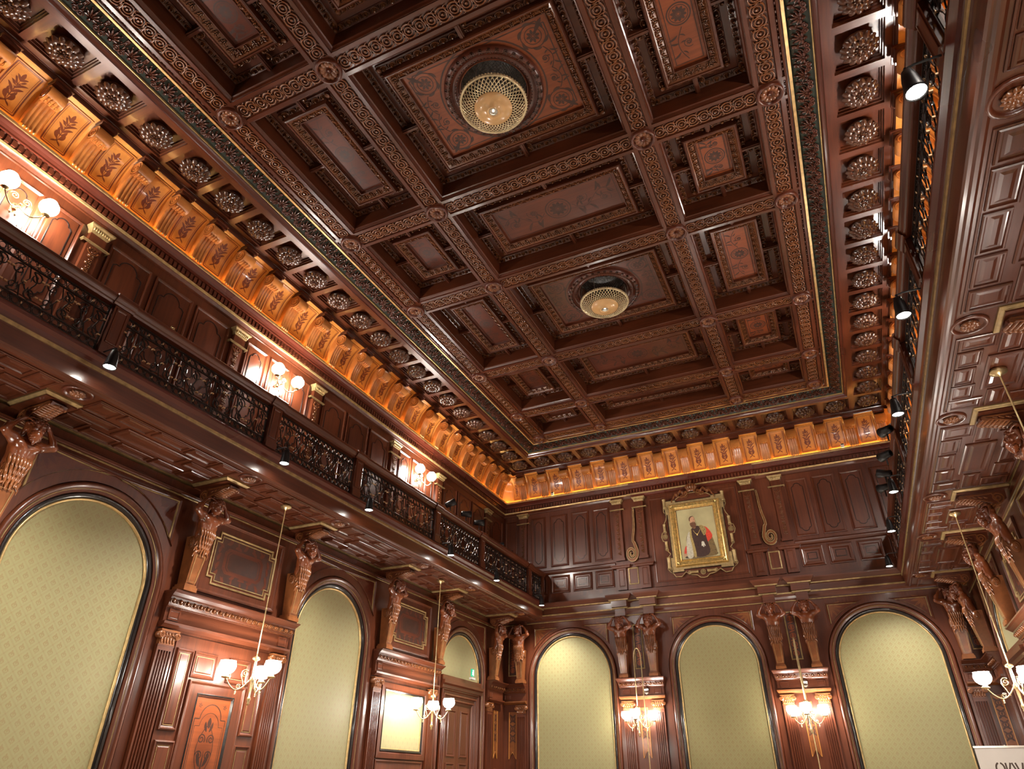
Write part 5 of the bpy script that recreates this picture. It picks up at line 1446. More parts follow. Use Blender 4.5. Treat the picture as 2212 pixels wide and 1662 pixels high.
def herm(variant):
    t = thing('carved_figure','', 'carved figure', group='carved figures holding up the galleries and frieze')
    mb = MB(LOC); mb.add(figure(variant),True); mb.obj('body',W_CAR,t)
    mb = MB(LOC)
    def taper(w0,w1,d0,d1,z0,z1,c0,c1):
        V = [(s*w,d,z) for w,dd,z,c in ((w0,d0,z0,c0),(w1,d1,z1,c1)) for s,d in ((-1,c),(1,c),(1,dd),(-1,dd))]
        return A_(V),[A_([[0,1,5,4],[1,2,6,5],[2,3,7,6],[3,0,4,7],[4,5,6,7]])]
    mb.add(taper(.072,.112,.195,.285,.085,.72,.05,.05)); mb.add(box(-.10,.10,.012,.225,.0,.055)); mb.add(box(-.088,.088,.025,.21,.055,.085)); mb.obj('tapered_pedestal',W_TAN,t)
    mb = MB(LOC)
    q = [(-.05,.212,.12),(.05,.212,.12),(.066,.262,.46),(-.066,.262,.46)]
    mb.add(tube(A_(q),.004,4,closed=True)); mb.obj('gilt_line',GILD,t)
    for sg in (-1,1):
        mb = MB(LOC)
        a = np.linspace(0,2*PI,18,endpoint=False)
        V = np.concatenate([np.stack([np.full(18,sg*x_),.16+.055*np.cos(a),.63+.08*np.sin(a)],-1) for x_ in (.09,.125)])
        mb.add((V,[A_([[i,(i+1)%18,18+(i+1)%18,18+i] for i in range(18)]),A_([np.arange(18)+18])]),True)
        sp = spiral((.16,.63),.012,.048,0,2.0,24); mb.add(tube(np.stack([np.full(24,sg*.127),sp[:,0],.63+(sp[:,1]-.63)*1.45],-1),.007,4))
        mb.obj('side_scroll',W_TAN,t)
    mb = MB(LOC)
    for z, n_, ln, wd_ in ((.45,2,.17,.022),(.49,4,.17,.055),(.55,5,.17,.078),(.61,6,.17,.092),(.69,7,.13,.100)):
        for q in range(n_):
            u = (q-(n_-1)/2)*2*wd_/max(n_-1,1); dd = .262+.045*(z-.47)/.2-2.2*u*u
            mb.add(tube(A_([(u*1.12,dd-.012,z+ln),(u*1.05,dd+.004,z+.62*ln),(u,dd+.012,z+.3*ln),(u*.95,dd+.008,z)]),[.014,.020,.017,.004],7),True)
            mb.add(tube(A_([(u*1.1,dd+.006,z+ln*.95),(u*1.02,dd+.022,z+.5*ln),(u*.95,dd+.014,z+.02)]),[.0035,.004,.002],4),True)
    for sg in (-1,1):
        for z in np.linspace(.46,.76,5): mb.add(tube(A_([(sg*.06,.26,z+.06),(sg*.105,.25,z+.02),(sg*.112,.235,z-.03)]),[.016,.016,.004],5),True)
    mb.obj('leaf_apron',W_TAN,t)
    return t
PH = [Proto(herm(0)),Proto(herm(1))]
zb = LZ+.012
for s_ in ('left','right'):
    for k, p in enumerate(PIER):
        PH[k%2 if s_=='left' else 0].put(wp(s_,p,.105,zb),RZ[s_],'carved wooden figure with raised arms on the %s wall, %s'%(s_,JOINT[k+1].replace('at the portrait wall','next to the back corner')),(1.0,1.0,.955))
for (x,_),l_,v_ in zip(BC,('in the left back corner','left one of the left pair','right one of the left pair','left one of the right pair','right one of the right pair','in the right back corner'),(1,0,0,1,1,0)):
    PH[v_].put(wp('back',x,.0999,zb),0,'raised-arm figure on the portrait wall, '+l_.replace('pair','pair beside the middle arch'),(1,.62 if False else 1,1.015))
# ------------------------------------------------------------------ lamps
SGLOBE = glow('lit_sconce_glass',(1.0,.93,.84),E_SC,(.9,.85,.78))
GLOBE = glow('lit_opal_glass',(1.0,.93,.84),E_GLOBE,(.9,.85,.78))
LENS = glow('lit_spot_lens',(1.0,.93,.82),E_LENS)
BULB = glow('small_lamp_bulb',(1,.95,.85),6)
LED = glow('warm_led_strip',(1.0,.62,.20),E_LED)
AMBER = plain('amber_glass',(.72,.45,.20),.25,0,.12,6,0,.5)
BASKET = plain('gilded_lattice',(.66,.55,.33),.32,.45,.2,30)
WIRE = plain('wire_netting',(.10,.08,.06),.4,.7,.2,30)
def globe(c, R, flat=.55):
    b = np.linspace(-PI/2,PI/2*flat,11)
    prof = [(max(.012,R*math.cos(q)),R*.92*math.sin(q)) for q in b]
    e = prof[-1]; prof += [(e[0]*1.04,e[1]+.012),(e[0]*.9,e[1]+.008),(e[0]*.5,e[1]+.006),(.004,e[1]+.006)]
    return lathe(prof,20,c)
def arm_light(o, zup, R, energy=0): pass
def add_globe(par, c, R, flat):
    mb = MB(); mb.add(globe(c,R,flat),True); g = mb.obj('glass_globe',GLOBE,par)
    return g
def arm_piece(r, zc, drop):
    """curved arm in the x-z plane from hub to cup, with scrolls"""
    t = np.linspace(0,1,16)
    x = .03+(r-.03)*t; z = zc-drop*np.sin(PI*np.clip(t*1.02,0,1))**.9+ .0*t
    P = [tube(np.stack([x,0*t,z],-1),.0085,6)]
    s = spiral((.10,zc+.06),.012,.052,-PI/2,1.6,20); P.append(tube(np.stack([s[:,0],0*s[:,0],s[:,1]],-1),.006,5))
    P.append(tube(A_([(.148,0,zc+.05),(.12,0,zc-.02),(.09,0,zc-drop*.75)]),.006,5))
    s = spiral((.155,zc-drop*.72),.008,.03,0,1.4,14); P.append(tube(np.stack([s[:,0],0*s[:,0],s[:,1]],-1),.005,4))
    P.append(tube(A_([(r*.55,0,zc-drop),(r*.55,0,zc-drop-.035)]),[.006,.012],5)); P.append(dome(.012,.012,.012,6,3,(r*.55,0,zc-drop-.045),0,True))
    P.append(lathe([(.0085,zc-.01),(.05,zc+.0),(.052,zc+.012),(.04,zc+.02),(.03,zc+.035),(.03,zc+.05)],12,(r,0,0)))
    return merge(*P)
def chandelier(top):
    """three-armed pendant; hub at z=0, rod up to `top`"""
    t = thing('hanging_lamp','', 'lamp', group='three-armed brass lamps')
    mb = MB(); mb.add(lathe([(.022,-.03),(.03,-.02),(.035,.02),(.022,.035),(.018,.06),(.020,.12),(.015,.22),(.045,.235),(.05,.25),(.045,.262),(.012,.275),(.008,.30)],14),True); mb.add(lathe([(.022,-.03),(.018,-.05),(.014,-.20),(.024,-.215),(.026,-.235),(.012,-.262),(.018,-.275),(.012,-.295),(.002,-.30)],12),True); mb.obj('hub',BRASS,t)
    for k in range(3):
        a = 2*PI*k/3
        mb = MB(); M = np.eye(4); M[:2,:2] = [[math.cos(a),-math.sin(a)],[math.sin(a),math.cos(a)]]
        mb.add(arm_piece(.33,.0,.13),True,M=M); ar = mb.obj('arm',BRASS,t)
        add_globe(ar,(.33*math.cos(a),.33*math.sin(a),.135),.105,.33)
    return t
def rod(t, pts, r=.008):
    mb = MB(); mb.add(tube(A_(pts),r,7),True); return mb.obj('rod',BRASS,t)
CH = None
for s_, x, y, ph, l_ in (('left',-6.9,6.88,115,'nearer the viewer'),('left',-6.9,11.31,0,'farther from the viewer'),('left',-6.9,2.5,40,'beyond the frame edge'),('right',1.90,11.1,50,'at the frame edge'),('right',1.93,6.86,20,'outside the frame'),('right',1.93,2.5,70,'behind the viewer')):
    t = chandelier(0); t.name = 'hanging_lamp'; t.location = (x,y,2.745); t.rotation_euler = (0,0,math.radians(ph))
    t['label'] = 'three-globe brass lamp hanging on a long rod under the %s gallery, %s'%(s_,l_)
    rod(t,[(0,0,.28),(0,0,1.25),(0,0,2.30)])
    mb = MB(); mb.add(lathe([(.008,2.26),(.03,2.28),(.075,2.30),(.08,2.325),(.06,2.34)],16),True); mb.add(lathe([(.012,.86),(.016,.87),(.012,.885)],10),True); mb.obj('ceiling_plate',BRASS,t)
for x, xp, ph, l_ in ((-4.2,-4.07,35,'left'),(-.875,-.86,30,'right')):
    t = chandelier(0); t.location = (x,15.15,2.80); t.rotation_euler = (0,0,math.radians(ph))
    t['label'] = 'three-globe brass lamp hung from a tall crook on the portrait wall, %s one'%l_
    c, s = math.cos(-math.radians(ph)), math.sin(-math.radians(ph))
    def loc(px,py,pz): 
        dx, dy = px-x, py-15.15; return (dx*c-dy*s,dx*s+dy*c,pz-2.80)
    a = np.linspace(0,PI,14)
    arc = [loc(x+(xp-x)*(.5-.5*math.cos(q)),15.15+.11*(.5-.5*math.cos(q)),4.02+.22*math.sin(q)) for q in a]
    rod(t,[(0,0,.28),(0,0,.8)]+arc+[loc(xp,15.26,3.4),loc(xp,15.26,2.0),loc(xp,15.26,.02)],.011)
    mb = MB(); p = loc(xp+.03,15.385,3.395); mb.add(dome(.06,.03,.075,12,3,p,-math.radians(ph),True),True); mb.obj('wall_plate',STEEL,t)
def sconce():
    t = thing('wall_lamp','', 'wall lamp', group='two-globe sconces on the gallery wall')
    mb = MB(LOC); mb.add(xf(dome(.05,.10,.03,12,3),1,1,1),True,M=A_([[1,0,0,0],[0,0,1,.0],[0,1,0,0],[0,0,0,1]])); mb.add(dome(.03,.03,.045,10,3,(0,.05,-.02),0,True),True); mb.add(tube(A_([(0,.02,0),(0,.10,-.02),(0,.17,-.01)]),.012,6),True)
    for sg in (-1,1):
        s = spiral((sg*.07,.10),.012,.05,PI if sg>0 else 0,-sg*1.5,20); mb.add(tube(np.stack([s[:,0],np.full(20,.10),s[:,1]],-1),.006,5),True)
        mb.add(dome(.02,.012,.04,6,2,(sg*.03,.07,-.10),0,True),True)
    mb.obj('back_plate',BRASS,t)
    for sg in (-1,1):
        q = np.linspace(0,1,14); mb = MB(LOC)
        mb.add(tube(np.stack([sg*.235*q,.15+.10*np.sin(PI*q/2),-.03-.11*np.sin(PI*q)**.9+.02*q],-1),.008,6),True)
        mb.add(lathe([(.008,-.03),(.045,-.012),(.045,.002),(.032,.012),(.032,.03)],12),True,M=A_([[1,0,0,sg*.235],[0,1,0,.25],[0,0,1,0],[0,0,0,1]])); a = mb.obj('arm',BRASS,t)
        mb = MB(LOC); mb.add(globe((0,0,0),.105,.62),True,M=A_([[1,0,0,sg*.235],[0,1,0,.25],[0,0,1,.115],[0,0,0,1]])); mb.obj('glass_globe',SGLOBE,a)
    return t
PSc = Proto(sconce())
for s_ in ('left','right'):
    for y, l_ in ((2.5,'nearest, at the frame edge'),(6.88,'middle one'),(11.26,'farthest one')):
        PSc.put(up(s_,y,.001,7.33),RZ[s_],'two-globe brass wall lamp on the %s gallery wall, %s'%(s_,l_))

# spotlights hung from the gallery railings
def spot():
    t = thing('rail_spotlight','', 'spotlight', group='black cone spotlights hung from the gallery railings')
    mb = MB(); mb.add(lathe([(.02,.21),(.035,.20),(.05,.13),(.062,.02),(.066,.0),(.060,.0),(.055,.02),(.03,.12)],18),True); mb.add(tube(A_([(0,0,.2),(0,0,.24)]),.012,6)); mb.obj('cone_body',BLACKM,t)
    mb = MB(); a = np.linspace(0,2*PI,18,endpoint=False); V = np.stack([.058*np.cos(a),.058*np.sin(a),np.full(18,.010)],-1); mb.add((V,[A_([np.arange(18)])])); mb.obj('lens',LENS,t)
    mb = MB(); mb.add(tube(A_([(0,0,.235),(0,.05,.25),(0,.205,.25)]),.008,5)); mb.obj('arm',BLACKM,t)
    return t
PSp = Proto(spot())
DS = 1.40
for s_, offs in (('left',(-.05,.08,.07,.13,.2,.12)),('right',(-.12,-.12,0,.04,.06,-.2))):
    for k, p in enumerate(PIER):
        y = p+offs[k]; pos = wp(s_,y,DS,5.25)
        PSp.put(pos,RZ[s_],'lit black cone spotlight hanging from the %s gallery rail, %s'%(s_,JOINT[k+1]))
        l = bpy.data.lights.new('spot_beam','SPOT'); l.energy = E_SPOT; l.spot_size = math.radians(125); l.spot_blend = 1.0; l.shadow_soft_size = .05; l.color = (1,.96,.90)
        o = bpy.data.objects.new('spot_beam',l); COL.objects.link(o); o.location = (pos[0],pos[1],pos[2]-.03)
def can(label, loc, aim, lit=0.0, col=(1,.97,.92), group='black can lamps on the gallery rails'):
    t = thing('rail_can_lamp',label,'spotlight',loc,0,group)
    d = (Vector(aim)-Vector(loc)).normalized(); M = np.eye(4); q = d.to_track_quat('Z','Y').to_matrix()
    for i in range(3):
        for j in range(3): M[i,j] = q[i][j]
    mb = MB(); mb.add(lathe([(.03,-.11),(.055,-.10),(.06,.0),(.075,.10),(.069,.10),(.055,.0),(.0,-.02)],14),True,M=M); mb.obj('can_body',BLACKM,t)
    mb = MB(); a = np.linspace(0,2*PI,14,endpoint=False); V = np.stack([.056*np.cos(a),.056*np.sin(a),np.full(14,.012)],-1); mb.add((V,[A_([np.arange(14)])]),False,M=M); mb.obj('lens',LENS if lit else STEEL,t)
    mb = MB(); mb.add(tube(A_([(0,0,-.03),(0,.0,-.16)]),.012,5)); mb.obj('bracket',BLACKM,t)
    if lit:
        l = bpy.data.lights.new('can_beam','SPOT'); l.energy = lit; l.spot_size = math.radians(55); l.spot_blend = .6; l.shadow_soft_size = .05; l.color = col
        o = bpy.data.objects.new('can_beam',l); COL.objects.link(o); o.location = Vector(loc)+d*.13; o.rotation_euler = (-d).to_track_quat('Z','Y').to_euler()
    return t
can('black can lamp on the left gallery rail, nearest of the far cluster',(-6.50,10.85,6.45),(-2.5,13.5,9.0),0)
can('black can lamp on the left gallery rail, middle one of the far cluster',(-6.50,11.5,6.45),(-3.5,15.6,7.0),0)
can('lit black can lamp on the left gallery rail, last of the far cluster',(-6.50,12.08,6.45),(-2.5,15.6,6.8),E_CAN)
can('black can lamp inside the left gallery near the back corner, upper one',(-6.75,13.6,6.42),(-3,15.6,7.2),0)
can('black can lamp inside the left gallery near the back corner, lower one',(-6.80,14.2,6.40),(-2.5,15.6,6.8),0)
can('black can lamp on the right gallery rail, nearest of the far cluster',(1.22,9.85,5.98),(-2.5,15.6,6.8),E_CAN)
can('black can lamp on the right gallery rail, second of the far cluster',(1.22,10.75,5.98),(-3,15.6,6.2),0)
can('pale-lensed can lamp on the right gallery rail, third of the far cluster',(1.22,11.55,6.0),(-5,14,8.0),0)
can('black can lamp on the right gallery rail, last of the far cluster',(1.22,12.2,6.0),(-2.5,15.6,6.5),0)

# warm light strip hidden behind the gold lip
t = thing('light_strip','warm light strip lying in the trough behind the gold cornice lip','light strip',(XC,R3,8.24))
for n_, (p,q) in (('strip_run',((R0-1.735,-2),(R0-1.735,R3+1.735))),('strip_run',((R0-1.735,R3+1.735),(R1+1.735,R3+1.735))),('strip_run',((R1+1.735,R3+1.735),(R1+1.735,-2)))):
    mb = MB(); x0,x1 = sorted((p[0],q[0])); y0,y1 = sorted((p[1],q[1])); mb.add(box(x0-.008-XC,x1+.008-XC,y0-.008-R3,y1+.008-R3,-.008,.006)); mb.obj(n_,LED,t)

# pierced hanging lamps in the ceiling
def basket():
    t = thing('ceiling_lamp','', 'hanging lamp', group='pierced basket lamps in the ceiling')
    mb = MB(); mb.add(lathe([(.05,-.128),(.075,-.15),(.085,-.148),(.10,-.125),(.16,-.118),(.215,-.10),(.24,-.085),(.248,-.07),(.24,-.065),(.10,-.10)],32),True); mb.obj('glass_dish',AMBER,t)
    mb = MB(); mb.add(lathe([(.05,-.13),(.048,-.115),(.03,-.11),(.0,-.112)],14),True); mb.add(torus(.05,.008,16,5,(0,0,-.132)),True); hb = mb.obj('hub',STEEL,t)
    mb = MB(); mb.add(dome(.014,.014,.008,8,2,(0,0,-.118),0,True),True); mb.obj('bulb',BULB,hb)
    mb = MB(); rows = 6; n = 44
    for r_ in range(rows):
        f0, f1 = r_/rows, (r_+1.25)/rows
        for k in range(n):
            q = np.linspace(-1,1,6); an = 2*PI*(k+.5*(r_%2))/n+q*PI/n
            f = f0+(f1-f0)*np.sqrt(np.maximum(0,1-q*q)); R = .245+.17*np.minimum(f,1.05); z = -.07+.075*f-.03*np.sin(PI*np.minimum(f,1))
            mb.add(tube(np.stack([R*np.cos(an),R*np.sin(an),z],-1),.0062,3,caps=False))
    mb.obj('pierced_basket',BASKET,t)
    mb = MB(); mb.add(lathe([(.405,.0),(.425,-.012),(.437,.0),(.437,.03),(.425,.04),(.41,.03)],48),True)
    for k in range(70): mb.add(dome(.012,.012,.016,5,2,(.437*math.cos(2*PI*k/70),.437*math.sin(2*PI*k/70),.022),0,True),True)
    mb.obj('crown_rim',BASKET,t)
    mb = MB()
    for k in range(56):
        for sg in (-1,1):
            q = np.linspace(0,1,8); an = 2*PI*k/56+sg*q*.45
            mb.add(tube(np.stack([.415*np.cos(an),.415*np.sin(an),.03+.30*q],-1),.0018,3,caps=False))
    mb.obj('wire_netting',WIRE,t)
    mb = MB()
    for k in range(3):
        an = 2*PI*k/3+.4; mb.add(tube(A_([(.40*math.cos(an),.40*math.sin(an),.03),(.41*math.cos(an),.41*math.sin(an),.42)]),.006,5))
    mb.obj('hanger_rods',STEEL,t)
    return t
PBs = Proto(basket())
for y, l_ in (((CY[4]+CY[5])/2,'nearer'),((CY[6]+CY[7])/2,'farther')):
    PBs.put(((CX[1]+CX[2])/2,y,9.12),0,'pierced gilt basket lamp with amber glass dish, %s of the two in the ceiling'%l_)

# ------------------------------------------------------------------ portrait in its carved frame
pt = thing('framed_portrait','gilt-framed portrait of a bearded person in red and dark robe, crowned carved surround','picture',(-2.52,UYB-.05,6.765),0)
pt.rotation_euler = (math.radians(2.0),0,0)
def pm(name,mat,par=None): return None
mb = MB(LOC); 
def outline(hw, hh):
    """scrolled silhouette of the surround (right half mirrored)"""
    r = [(0,hh+.20),(.10,hh+.20),(.20,hh+.12),(.33,hh+.14),(.45,hh+.06),(hw-.12,hh+.02),(hw-.02,hh+.06),(hw+.06,hh+.10),(hw+.08,hh-.18),(hw+.02,hh-.30),(hw+.05,hh-.40),(hw+.11,.30),(hw+.10,.12),(hw+.17,.10),(hw+.20,0),(hw+.17,-.10),(hw+.10,-.12),(hw+.11,-.32),(hw+.03,-hh+.38),(hw+.10,-hh+.30),(hw+.11,-hh-.02),(hw+.02,-hh-.08),(hw-.03,-hh-.16),(hw-.16,-hh-.17),(hw-.26,-hh-.08),(.40,-hh-.07),(.27,-hh-.15),(.14,-hh-.17),(.07,-hh-.23),(0,-hh-.24)]
    return r+[(-x,y) for x,y in r[::-1][1:-1]]
HW, HH = .66, .80
ol = outline(HW,HH)
mb.add(extr(ol,.0,.05)); sb_ = mb.obj('scrolled_surround',W_X,pt)
mb = MB(LOC); mb.add(tube(A_([(x,.052,y) for x,y in ol]),.013,4,closed=True)); mb.obj('gilt_edge',GILD,sb_)
def hscroll(mb, c, L, r, ang, sg=1):
    """rolled scroll cylinder with spiral end"""
    d = A_([math.cos(ang),0,math.sin(ang)]); c = A_([c[0],.07,c[1]]); q = np.linspace(-1,1,9)
    mb.add(tube(c+np.outer(q*L/2,d),r*(1-.18*np.cos(q*PI/2)),10),True)
    e = c+d*L/2*sg; n_ = A_([-d[2],0,d[0]])
    sp = spiral((0,0),.008,r*1.15,0,1.7,18); mb.add(tube(e+np.outer(sp[:,0],n_)+np.outer(sp[:,1],d)+A_([0,r*.8,0]),.008,4))
for k,(c,L,r,a_) in enumerate((((-HW-.04,HH+.0),.24,.045,PI/2),((HW+.04,HH+.0),.24,.045,PI/2),((-HW-.09,-HH+.16),.28,.05,PI/2),((HW+.09,-HH+.16),.28,.05,PI/2),((-HW-.10,.20),.20,.04,PI/2),((HW+.10,.20),.20,.04,PI/2),((-HW-.10,-.22),.20,.04,PI/2),((HW+.10,-.22),.20,.04,PI/2),((-.20,-HH-.10),.20,.04,0),((.20,-HH-.10),.20,.04,0))):
    mb = MB(LOC); hscroll(mb,c,L,r,a_,-1 if (a_>0 or c[0]<0) else 1); mb.obj('rolled_scroll',GILD,pt)
for c in ((-HW-.11,0),(HW+.11,0),(0,-HH-.11)):
    mb = MB(LOC)
    for rr in (.055,.03): mb.add(torus(rr,.009,16,4),False,M=A_([[1,0,0,c[0]],[0,0,1,.06],[0,1,0,c[1]],[0,0,0,1]]))
    mb.add(dome(.02,.02,.025,8,2),True,M=A_([[1,0,0,c[0]],[0,0,1,.055],[0,1,0,c[1]],[0,0,0,1]])); mb.obj('round_boss',GILD,pt)
# outer flat gilt frame with eared corners
def earrect(hw,hh,k): return [(-hw,-hh),(-hw+.28,-hh),(-hw+.28,-hh+k),(hw-.28,-hh+k),(hw-.28,-hh),(hw,-hh),(hw,-hh+.34),(hw-k,-hh+.34),(hw-k,hh-.34),(hw,hh-.34),(hw,hh),(hw-.28,hh),(hw-.28,hh-k),(-hw+.28,hh-k),(-hw+.28,hh),(-hw,hh),(-hw,hh-.34),(-hw+k,hh-.34),(-hw+k,-hh+.34),(-hw,-hh+.34)]
mb = MB(LOC); mb.add(extr(earrect(.70,.86,.05),.02,.075)); mb.obj('eared_frame',GILD,pt)
mb = MB(LOC); mb.add(tube(A_([(x,.074,y) for x,y in earrect(.705,.865,.05)]),.010,4,closed=True)); mb.obj('ebony_edge',EBONY,pt)
mb = MB(LOC); mb.add(rect_rings(-.585,.585,-.745,.745,[(-.02,.07),(0,.10),(.01,.125),(.03,.135),(.09,.125),(.115,.10),(.125,.11),(.14,.10),(.145,.06)],cap=False)); fr_ = mb.obj('carved_gold_frame',GOLDF,pt)
mb = MB(LOC)
for p,q in (((-.53,-.69),(.53,-.69)),((.53,-.69),(.53,.69)),((.53,.69),(-.53,.69)),((-.53,.69),(-.53,-.69))):
    L_ = math.hypot(q[0]-p[0],q[1]-p[1]); n_ = int(L_/.055)
    for k in range(n_):
        f = (k+.5)/n_; x, y = p[0]+(q[0]-p[0])*f, p[1]+(q[1]-p[1])*f
        s = spiral((x+random.uniform(-.01,.01),y+random.uniform(-.01,.01)),.006,.03,random.uniform(0,6),random.choice((-1.3,1.3)),10)
        mb.add(tube(np.stack([s[:,0],np.full(10,.142),s[:,1]],-1),.0075,4)); 
        mb.add(dome(.014,.014,.016,5,2),True,M=A_([[1,0,0,x+random.uniform(-.03,.03)],[0,0,1,.132],[0,1,0,y+random.uniform(-.03,.03)],[0,0,0,1]]))
for sx in (-1,1):
    for sy in (-1,1):
        for k in range(5):
            a_ = math.atan2(-sy,-sx)+(k-2)*.35; mb.add(dome(.055,.018,.022,6,2),True,M=A_([[math.cos(a_),-math.sin(a_),0,sx*.545+.035*math.cos(a_)],[0,0,1,.135],[math.sin(a_),math.cos(a_),0,sy*.705+.035*math.sin(a_)],[0,0,0,1]]))
mb.obj('pierced_foliage',GOLDF,fr_)
mb = MB(LOC); mb.add(rect_rings(-.46,.46,-.62,.62,[(0,.06),(.0,.085),(.02,.09),(.03,.07)],cap=False)); run(mb,tile_bead(.05,.013),.05,(-.445,.088,.605),(.445,.088,.605),(0,1,0)); run(mb,tile_bead(.05,.013),.05,(-.445,.088,-.605),(.445,.088,-.605),(0,1,0)); run(mb,tile_bead(.05,.013),.05,(-.445,.088,-.605),(-.445,.088,.605),(0,1,0)); run(mb,tile_bead(.05,.013),.05,(.445,.088,-.605),(.445,.088,.605),(0,1,0)); mb.obj('sight_edge',W_TAN,fr_)
# crest: crown and ribbons
mb = MB(LOC); cz = HH+.20
a = np.linspace(0,2*PI,16,endpoint=False)
mb.add(lathe([(.085,0),(.095,.02),(.095,.05),(.085,.06)],16,(0,.09,cz)),True)
for k in range(7):
    q = -PI/2+PI*k/6; x = .085*math.sin(q); y_ = .09+.07*math.cos(q)
    mb.add(tube(A_([(x,y_,cz+.05),(x*1.45,.09+(y_-.09)*1.3,cz+.14),(x*.9,.09,cz+.20),(0,.09,cz+.225)]),[.02,.03,.018,.01],6),True); mb.add(dome(.014,.014,.018,5,2,(x,y_,cz+.075),0,True),True)
mb.add(dome(.025,.025,.025,8,3,(0,.09,cz+.245),0,True),True); mb.add(box(-.006,.006,.084,.096,cz+.26,cz+.32)); mb.add(box(-.02,.02,.084,.096,cz+.285,cz+.297))
mb.obj('carved_crown',W_TAN,pt)
for sg in (-1,1):
    q = np.linspace(0,1,30); mb = MB(LOC)
    u = sg*(.10+.42*q); z = cz-.02+.10*np.sin(q*PI*1.1)+.035*np.sin(q*18)-.09*q
    W_ = .035
    mb.add(grid(np.stack([np.stack([u,.075+.03*np.cos(q*18),z-W_],-1),np.stack([u,.075+.03*np.cos(q*18+.8),z+W_],-1)])),True)
    for c_ in (.22,.12): 
        s = spiral((sg*(c_+.03),cz-.06),.01,.05,0,sg*1.5,16); mb.add(tube(np.stack([s[:,0],np.full(16,.065),s[:,1]],-1),.010,4))
    mb.obj('carved_ribbon',W_TAN,pt)
# the painting: flat canvas with a generic seated-for-portrait person
mb = MB(LOC); mb.add(box(-.435,.435,.03,.0795,-.595,.595)); cv = mb.obj('canvas',plain('portrait_background',(.40,.34,.17),.45,0,.15,3),pt)
PTD = [.0798]
def paint(name, pts, col, rough=.45, smooth_=True):
    p = A_(pts,float)
    if smooth_:
        for _ in range(2):
            q = np.roll(p,-1,0); p = np.stack([.75*p+.25*q,.25*p+.75*q],1).reshape(-1,2)
    PTD[0] += .0004; mb = MB(LOC); mb.add((np.stack([p[:,0],np.full(len(p),PTD[0]),p[:,1]],-1),[A_([np.arange(len(p))])])); mb.obj(name,plain('paint_'+name,col,rough,0,.2,25),cv)
paint('lower_shadow',[(-.40,-.59),(-.30,-.50),(.36,-.45),(.43,-.59)],(.05,.03,.018))
paint('fur_cloak',[(-.10,.12),(-.22,.02),(-.30,-.15),(-.24,-.58),(-.02,-.58),(.30,-.58),(.40,-.56),(.36,-.30),(.30,-.05),(.24,.10),(.12,.15)],(.16,.10,.035))
paint('red_sleeve',[(.10,.14),(.22,.12),(.31,-.03),(.34,-.14),(.22,-.24),(.10,-.30),(.08,-.24),(.20,-.14),(.14,-.02)],(.55,.045,.02))
paint('left_cuff',[(-.33,-.30),(-.26,-.26),(-.23,-.50),(-.36,-.52),(-.37,-.44)],(.50,.05,.025))
paint('white_cape',[(-.21,.03),(-.15,.06),(-.17,-.12),(-.16,-.35),(-.15,-.585),(-.32,-.585),(-.29,-.25),(-.26,-.08)],(.46,.41,.30))
paint('dark_robe',[(-.15,.10),(-.02,.17),(.09,.14),(.17,.02),(.20,-.20),(.26,-.56),(-.15,-.585),(-.16,-.3),(-.17,-.05)],(.045,.018,.012))
paint('ermine_edge',[(-.17,.08),(-.13,.11),(-.14,-.06),(-.10,-.30),(-.08,-.58),(-.15,-.58),(-.16,-.30),(-.19,-.08)],(.34,.24,.08))
paint('shoulder_fur',[(.04,.17),(.13,.17),(.22,.07),(.19,-.06),(.13,-.10),(.10,.02)],(.30,.21,.07))
for k, (x,y) in enumerate(((.08,.13),(.13,.11),(.17,.05),(.14,.02),(.16,-.04),(.12,-.06),(-.12,.02),(-.13,-.1),(-.10,-.2),(-.08,-.33),(-.06,-.45),(.33,-.33),(.35,-.45),(.29,-.2))):
    paint('fur_spot',[(x-.012,y),(x,y+.014),(x+.012,y),(x,y-.014)],(.04,.025,.015))
paint('neck',[(-.10,.16),(-.03,.17),(-.02,.10),(-.10,.11)],(.40,.20,.10))
paint('face',[(-.14,.27),(-.145,.34),(-.11,.395),(-.05,.395),(-.02,.35),(-.018,.29),(-.03,.22),(-.08,.19),(-.12,.22)],(.50,.27,.15))
paint('hair',[(-.155,.29),(-.16,.36),(-.12,.405),(-.06,.41),(-.04,.395),(-.10,.385),(-.13,.34),(-.135,.29)],(.10,.045,.02))
paint('beard',[(-.14,.25),(-.115,.245),(-.085,.255),(-.06,.245),(-.035,.255),(-.02,.25),(-.0,.19),(-.02,.13),(-.07,.105),(-.12,.14),(-.15,.20)],(.13,.055,.025))
paint('moustache',[(-.10,.262),(-.06,.272),(-.025,.262),(-.06,.255)],(.14,.06,.03))
for x in (-.085,-.04): paint('eye',[(x-.010,.318),(x,.324),(x+.010,.318),(x,.313)],(.03,.015,.01)); paint('eyebrow',[(x-.018,.335),(x,.343),(x+.018,.336),(x,.338)],(.09,.04,.02))
paint('nose',[(-.062,.32),(-.052,.32),(-.042,.28),(-.06,.275)],(.42,.20,.11))
paint('ear',[(-.135,.30),(-.125,.315),(-.118,.295),(-.128,.275)],(.42,.2,.1))
q = np.linspace(0,1,12); ch = [( -.09+.16*t_, .06-.10*math.sin(PI*t_)) for t_ in q]
paint('gold_chain',[(x,y+.008) for x,y in ch]+[(x,y-.008) for x,y in ch[::-1]],(.60,.42,.14),.35,False)
paint('medal',[(-.03,-.05),(-.01,-.03),(.01,-.05),(-.01,-.085)],(.65,.46,.16),.35)
paint('gloved_hand',[(.07,-.22),(.12,-.23),(.13,-.28),(.15,-.34),(.13,-.345),(.115,-.30),(.11,-.36),(.09,-.36),(.085,-.31),(.07,-.34),(.055,-.33),(.06,-.27)],(.58,.53,.42))
